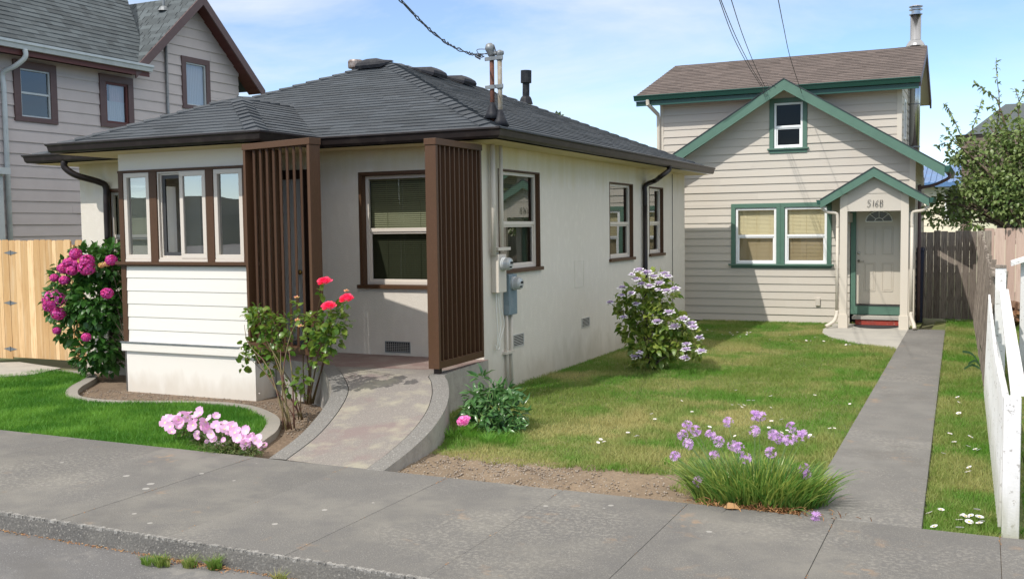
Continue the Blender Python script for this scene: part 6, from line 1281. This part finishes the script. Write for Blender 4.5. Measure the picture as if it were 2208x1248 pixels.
for i,(px,py_) in enumerate(D1+D2):
    o=proto if i==0 else proto.copy()
    if i: COL.objects.link(o)
    p=zp(px,py_,GZ+.045); o.location=(p[0],p[1],GZ); o.rotation_euler=(rd.uniform(.1,.5),rd.uniform(-.3,.3),rd.uniform(0,6)); s=rd.uniform(.85,1.2) if i<len(D1) else rd.uniform(1.1,1.6); o.scale=(s,s,1)
    if i<len(D1): tag(o,'small white daisy in the grass left of the walkway','daisy','daisies in the side lawn')
    else: tag(o,'small white daisy in the grass strip right of the walkway','daisy','daisies in the grass strip')
# 9 apple tree behind the fences
rg=np.random.default_rng(38); AY=25.2; tr=empty('apple_tree',(1.2,AY,0),'apple tree with grey green leaves and long sprays above the fences','tree')
cl=[(2150,420,60,45,0),(2190,380,50,60,0),(2110,440,45,35,.2),(2060,450,40,28,0),(2030,470,35,18,0),(2195,320,40,50,0),(2150,340,35,40,.3),(2090,480,35,18,0),(2015,430,18,10,0),(2000,455,14,8,0),(2080,320,28,22,0),(2120,330,28,26,0),(2060,340,22,14,0),(2160,290,28,32,0),(2170,440,45,25,-.3),(2195,470,35,20,-.3),(2080,400,24,24,.2),(2120,380,40,30,.1),(2050,300,16,12,0),(2135,275,12,18,0),(2230,400,60,90,0),(2260,300,60,70,0),(2065,420,24,20,0),(2180,440,50,40,.2),(2140,390,40,40,-.2),(2100,410,40,30,-.1),(2195,300,30,40,0),(2085,350,26,22,0),(2040,440,28,18,0),(2025,420,16,14,0)]
P,D=cloud(cl,AY,105,rg,.12); foliage('crown',P,D,.125,.60,'leaf_apple',tr,rg,.8)
sprays=[[(2135,320),(2155,240),(2150,170),(2148,125)],[(2155,270),(2185,240),(2205,205),(2215,160)],[(2150,215),(2130,200),(2112,187),(2102,180)],[(2090,300),(2100,270),(2110,240),(2118,212)],[(2075,300),(2060,265),(2045,235),(2034,225)],[(2080,330),(2050,290),(2035,270)],[(2160,250),(2140,235),(2130,232)],[(2195,260),(2197,220),(2188,190)],[(2060,330),(2035,310),(2020,320)],[(2030,430),(2005,440),(1990,450)],[(2150,410),(2100,445),(2050,470)]]
mb=MB(); SP=[];SD=[]
for s in sprays:
    pts=smooth_path([yp(a,b,AY+.1) for a,b in s],5); mb.tube(pts,[.014*(1-.7*k/len(pts)) for k in range(len(pts))],5)
    for k in range(len(pts)-1):
        for _ in range(3):
            SP.append(np.array(pts[k])+rg.normal(0,.012,3)); v=norm(rg.normal(0,1,3)); SD.append(v)
base=(1.15,AY,GZ); fork=(1.0,AY,1.5)
mb.tube(smooth_path([base,(1.1,AY,.8),fork],4),[.13,.12,.115,.11,.105,.10,.10,.10,.095],10)
for a,b,_,_,c2 in cl: 
    t=yp(a,b,AY+c2); m_=np.array(fork)*.5+t*.5+np.array([0,0,.2])+rg.normal(0,.1,3); mb.tube(smooth_path([fork,m_,t],4),[.055*(1-.8*k/8) for k in range(9)],6)
for s in sprays:
    t=yp(*s[0],AY+.1); mb.tube(smooth_path([fork,(np.array(fork)+t)/2+np.array([0,0,.3]),t],4),[.04*(1-.6*k/8) for k in range(9)],6)
mb.build('trunk','bark',tr,smooth=True)
foliage('spray_leaves',np.array(SP),np.array(SD),.115,.5,'leaf_apple',tr,rg,.9,.3)
# far trees
def fartree(px,py_,rx,ry,Y,lab,seed,dens=1.2,ln=.55):
    rg=np.random.default_rng(seed); c=yp(px,py_,Y); e=empty('tree',(c[0],Y,0),lab,'tree'); 
    cl=[(px+rg.uniform(-.6,.6)*rx,py_+rg.uniform(-.4,.7)*ry,rx*.5,ry*.5,rg.uniform(-1,1)) for _ in range(7)]
    P,D=cloud(cl,Y,dens,rg,.3); foliage('crown',P,D,ln,.6,'leaf_far',e,rg,.4); mb=MB(); mb.tube([(c[0],Y,0),(c[0],Y,c[2])],[.3,.12],8); mb.build('trunk','bark',e)
fartree(2000,395,20,16,70.,'dark distant tree beside the blue roof',1,1.5,.5)
fartree(2065,352,14,8,75.,'distant tree top above the blue roof',2,2.,.5)
fartree(1199,262,24,20,33.,'tree whose top leaves just clear the ridge of the stucco house',3,7.,.25)
# ================================================================== OVERHEAD CABLES
mb=MB(); pA=yp(850,-14,8.4); pB=np.array([t1[0]-.10,t1[1]-.03,t1[2]-.02]); K=150
for s in range(2):
    pts=[]
    for k in range(K+1):
        t=k/K; c=pA*(1-t)+pB*t; c=c+np.array([0,0,-.14*math.sin(math.pi*t)]); ph=t*58+1.5*math.sin(t*23)+s*math.pi; am=.013+.006*math.sin(t*41); pts.append(c+np.array([0,am*math.cos(ph),am*math.sin(ph)]))
    mb.tube(pts,.0065,5)
mb.tube(smooth_path([pA+(pB-pA)*0+np.array([0,0,.012]),(pA+pB)/2+np.array([0,0,-.145]),pB],12),.003,4)
o=mb.build('service_cable','cable'); tag(o,'twisted black power cable running down to the roof mast','cable')
mb=MB(); 
for k,(dx,dz) in enumerate(((-.14,.05),(-.10,-.03),(-.17,-.0))):
    mb.tube(smooth_path([pB+np.array([-.04,0,0]),pB+np.array([dx*.6,-.02,dz+.04]),np.array([t1[0],t1[1]-.02,t1[2]+.06-.03*k])],5),.005,5)
mb.tube(smooth_path([(t1[0]+.03,t1[1],t1[2]+.12),(t1[0]+.09,t1[1]-.04,t1[2]+.0),(t2[0],t2[1]-.03,t2[2]+.0)],5),.007,5); mb.tube([tuple(pB+np.array([-.12,0,.01])),tuple(pB+np.array([-.05,0,-.03]))],.012,6); mb.build('service_wire','cable',house)
ends=yp(1643,187,GO-.05)
labs=['leftmost thin cable running down to the green gable','thin cable beside the leftmost one above the gable','third thin cable from the left above the gable','single cable reaching the right side of the green gable peak']
for i,pts in enumerate((((1549,-6),(1580,78),(1612,140),(1640,185)),((1552,-6),(1586,78),(1618,142),(1645,187)),((1575,-6),(1600,72),(1626,138),(1649,187)),((1677,-6),(1690,60),(1704,125),(1729,202)))):
    mb=MB(); Yk=(13,16.5,19.8,GO-.03); mb.tube(smooth_path([yp(a,b,Yk[k]) for k,(a,b) in enumerate(pts)],6),[.0062]*19,5); tag(mb.build('overhead_cable','cable'),labs[i],'cable','cables to the gabled house')
mb=MB(); 
for a,b,c in (((1640,185),(1652,178),(1660,195)),((1645,187),(1648,205),(1655,203)),((1649,187),(1664,183),(1672,188)),((1652,190),(1600,232),(1560,262))):
    mb.tube(smooth_path([yp(*a,GO-.03),yp(*b,GO-.03),yp(*c,GO-.02)],4),.005,4)
mb.build('loose_wire','cable',g)
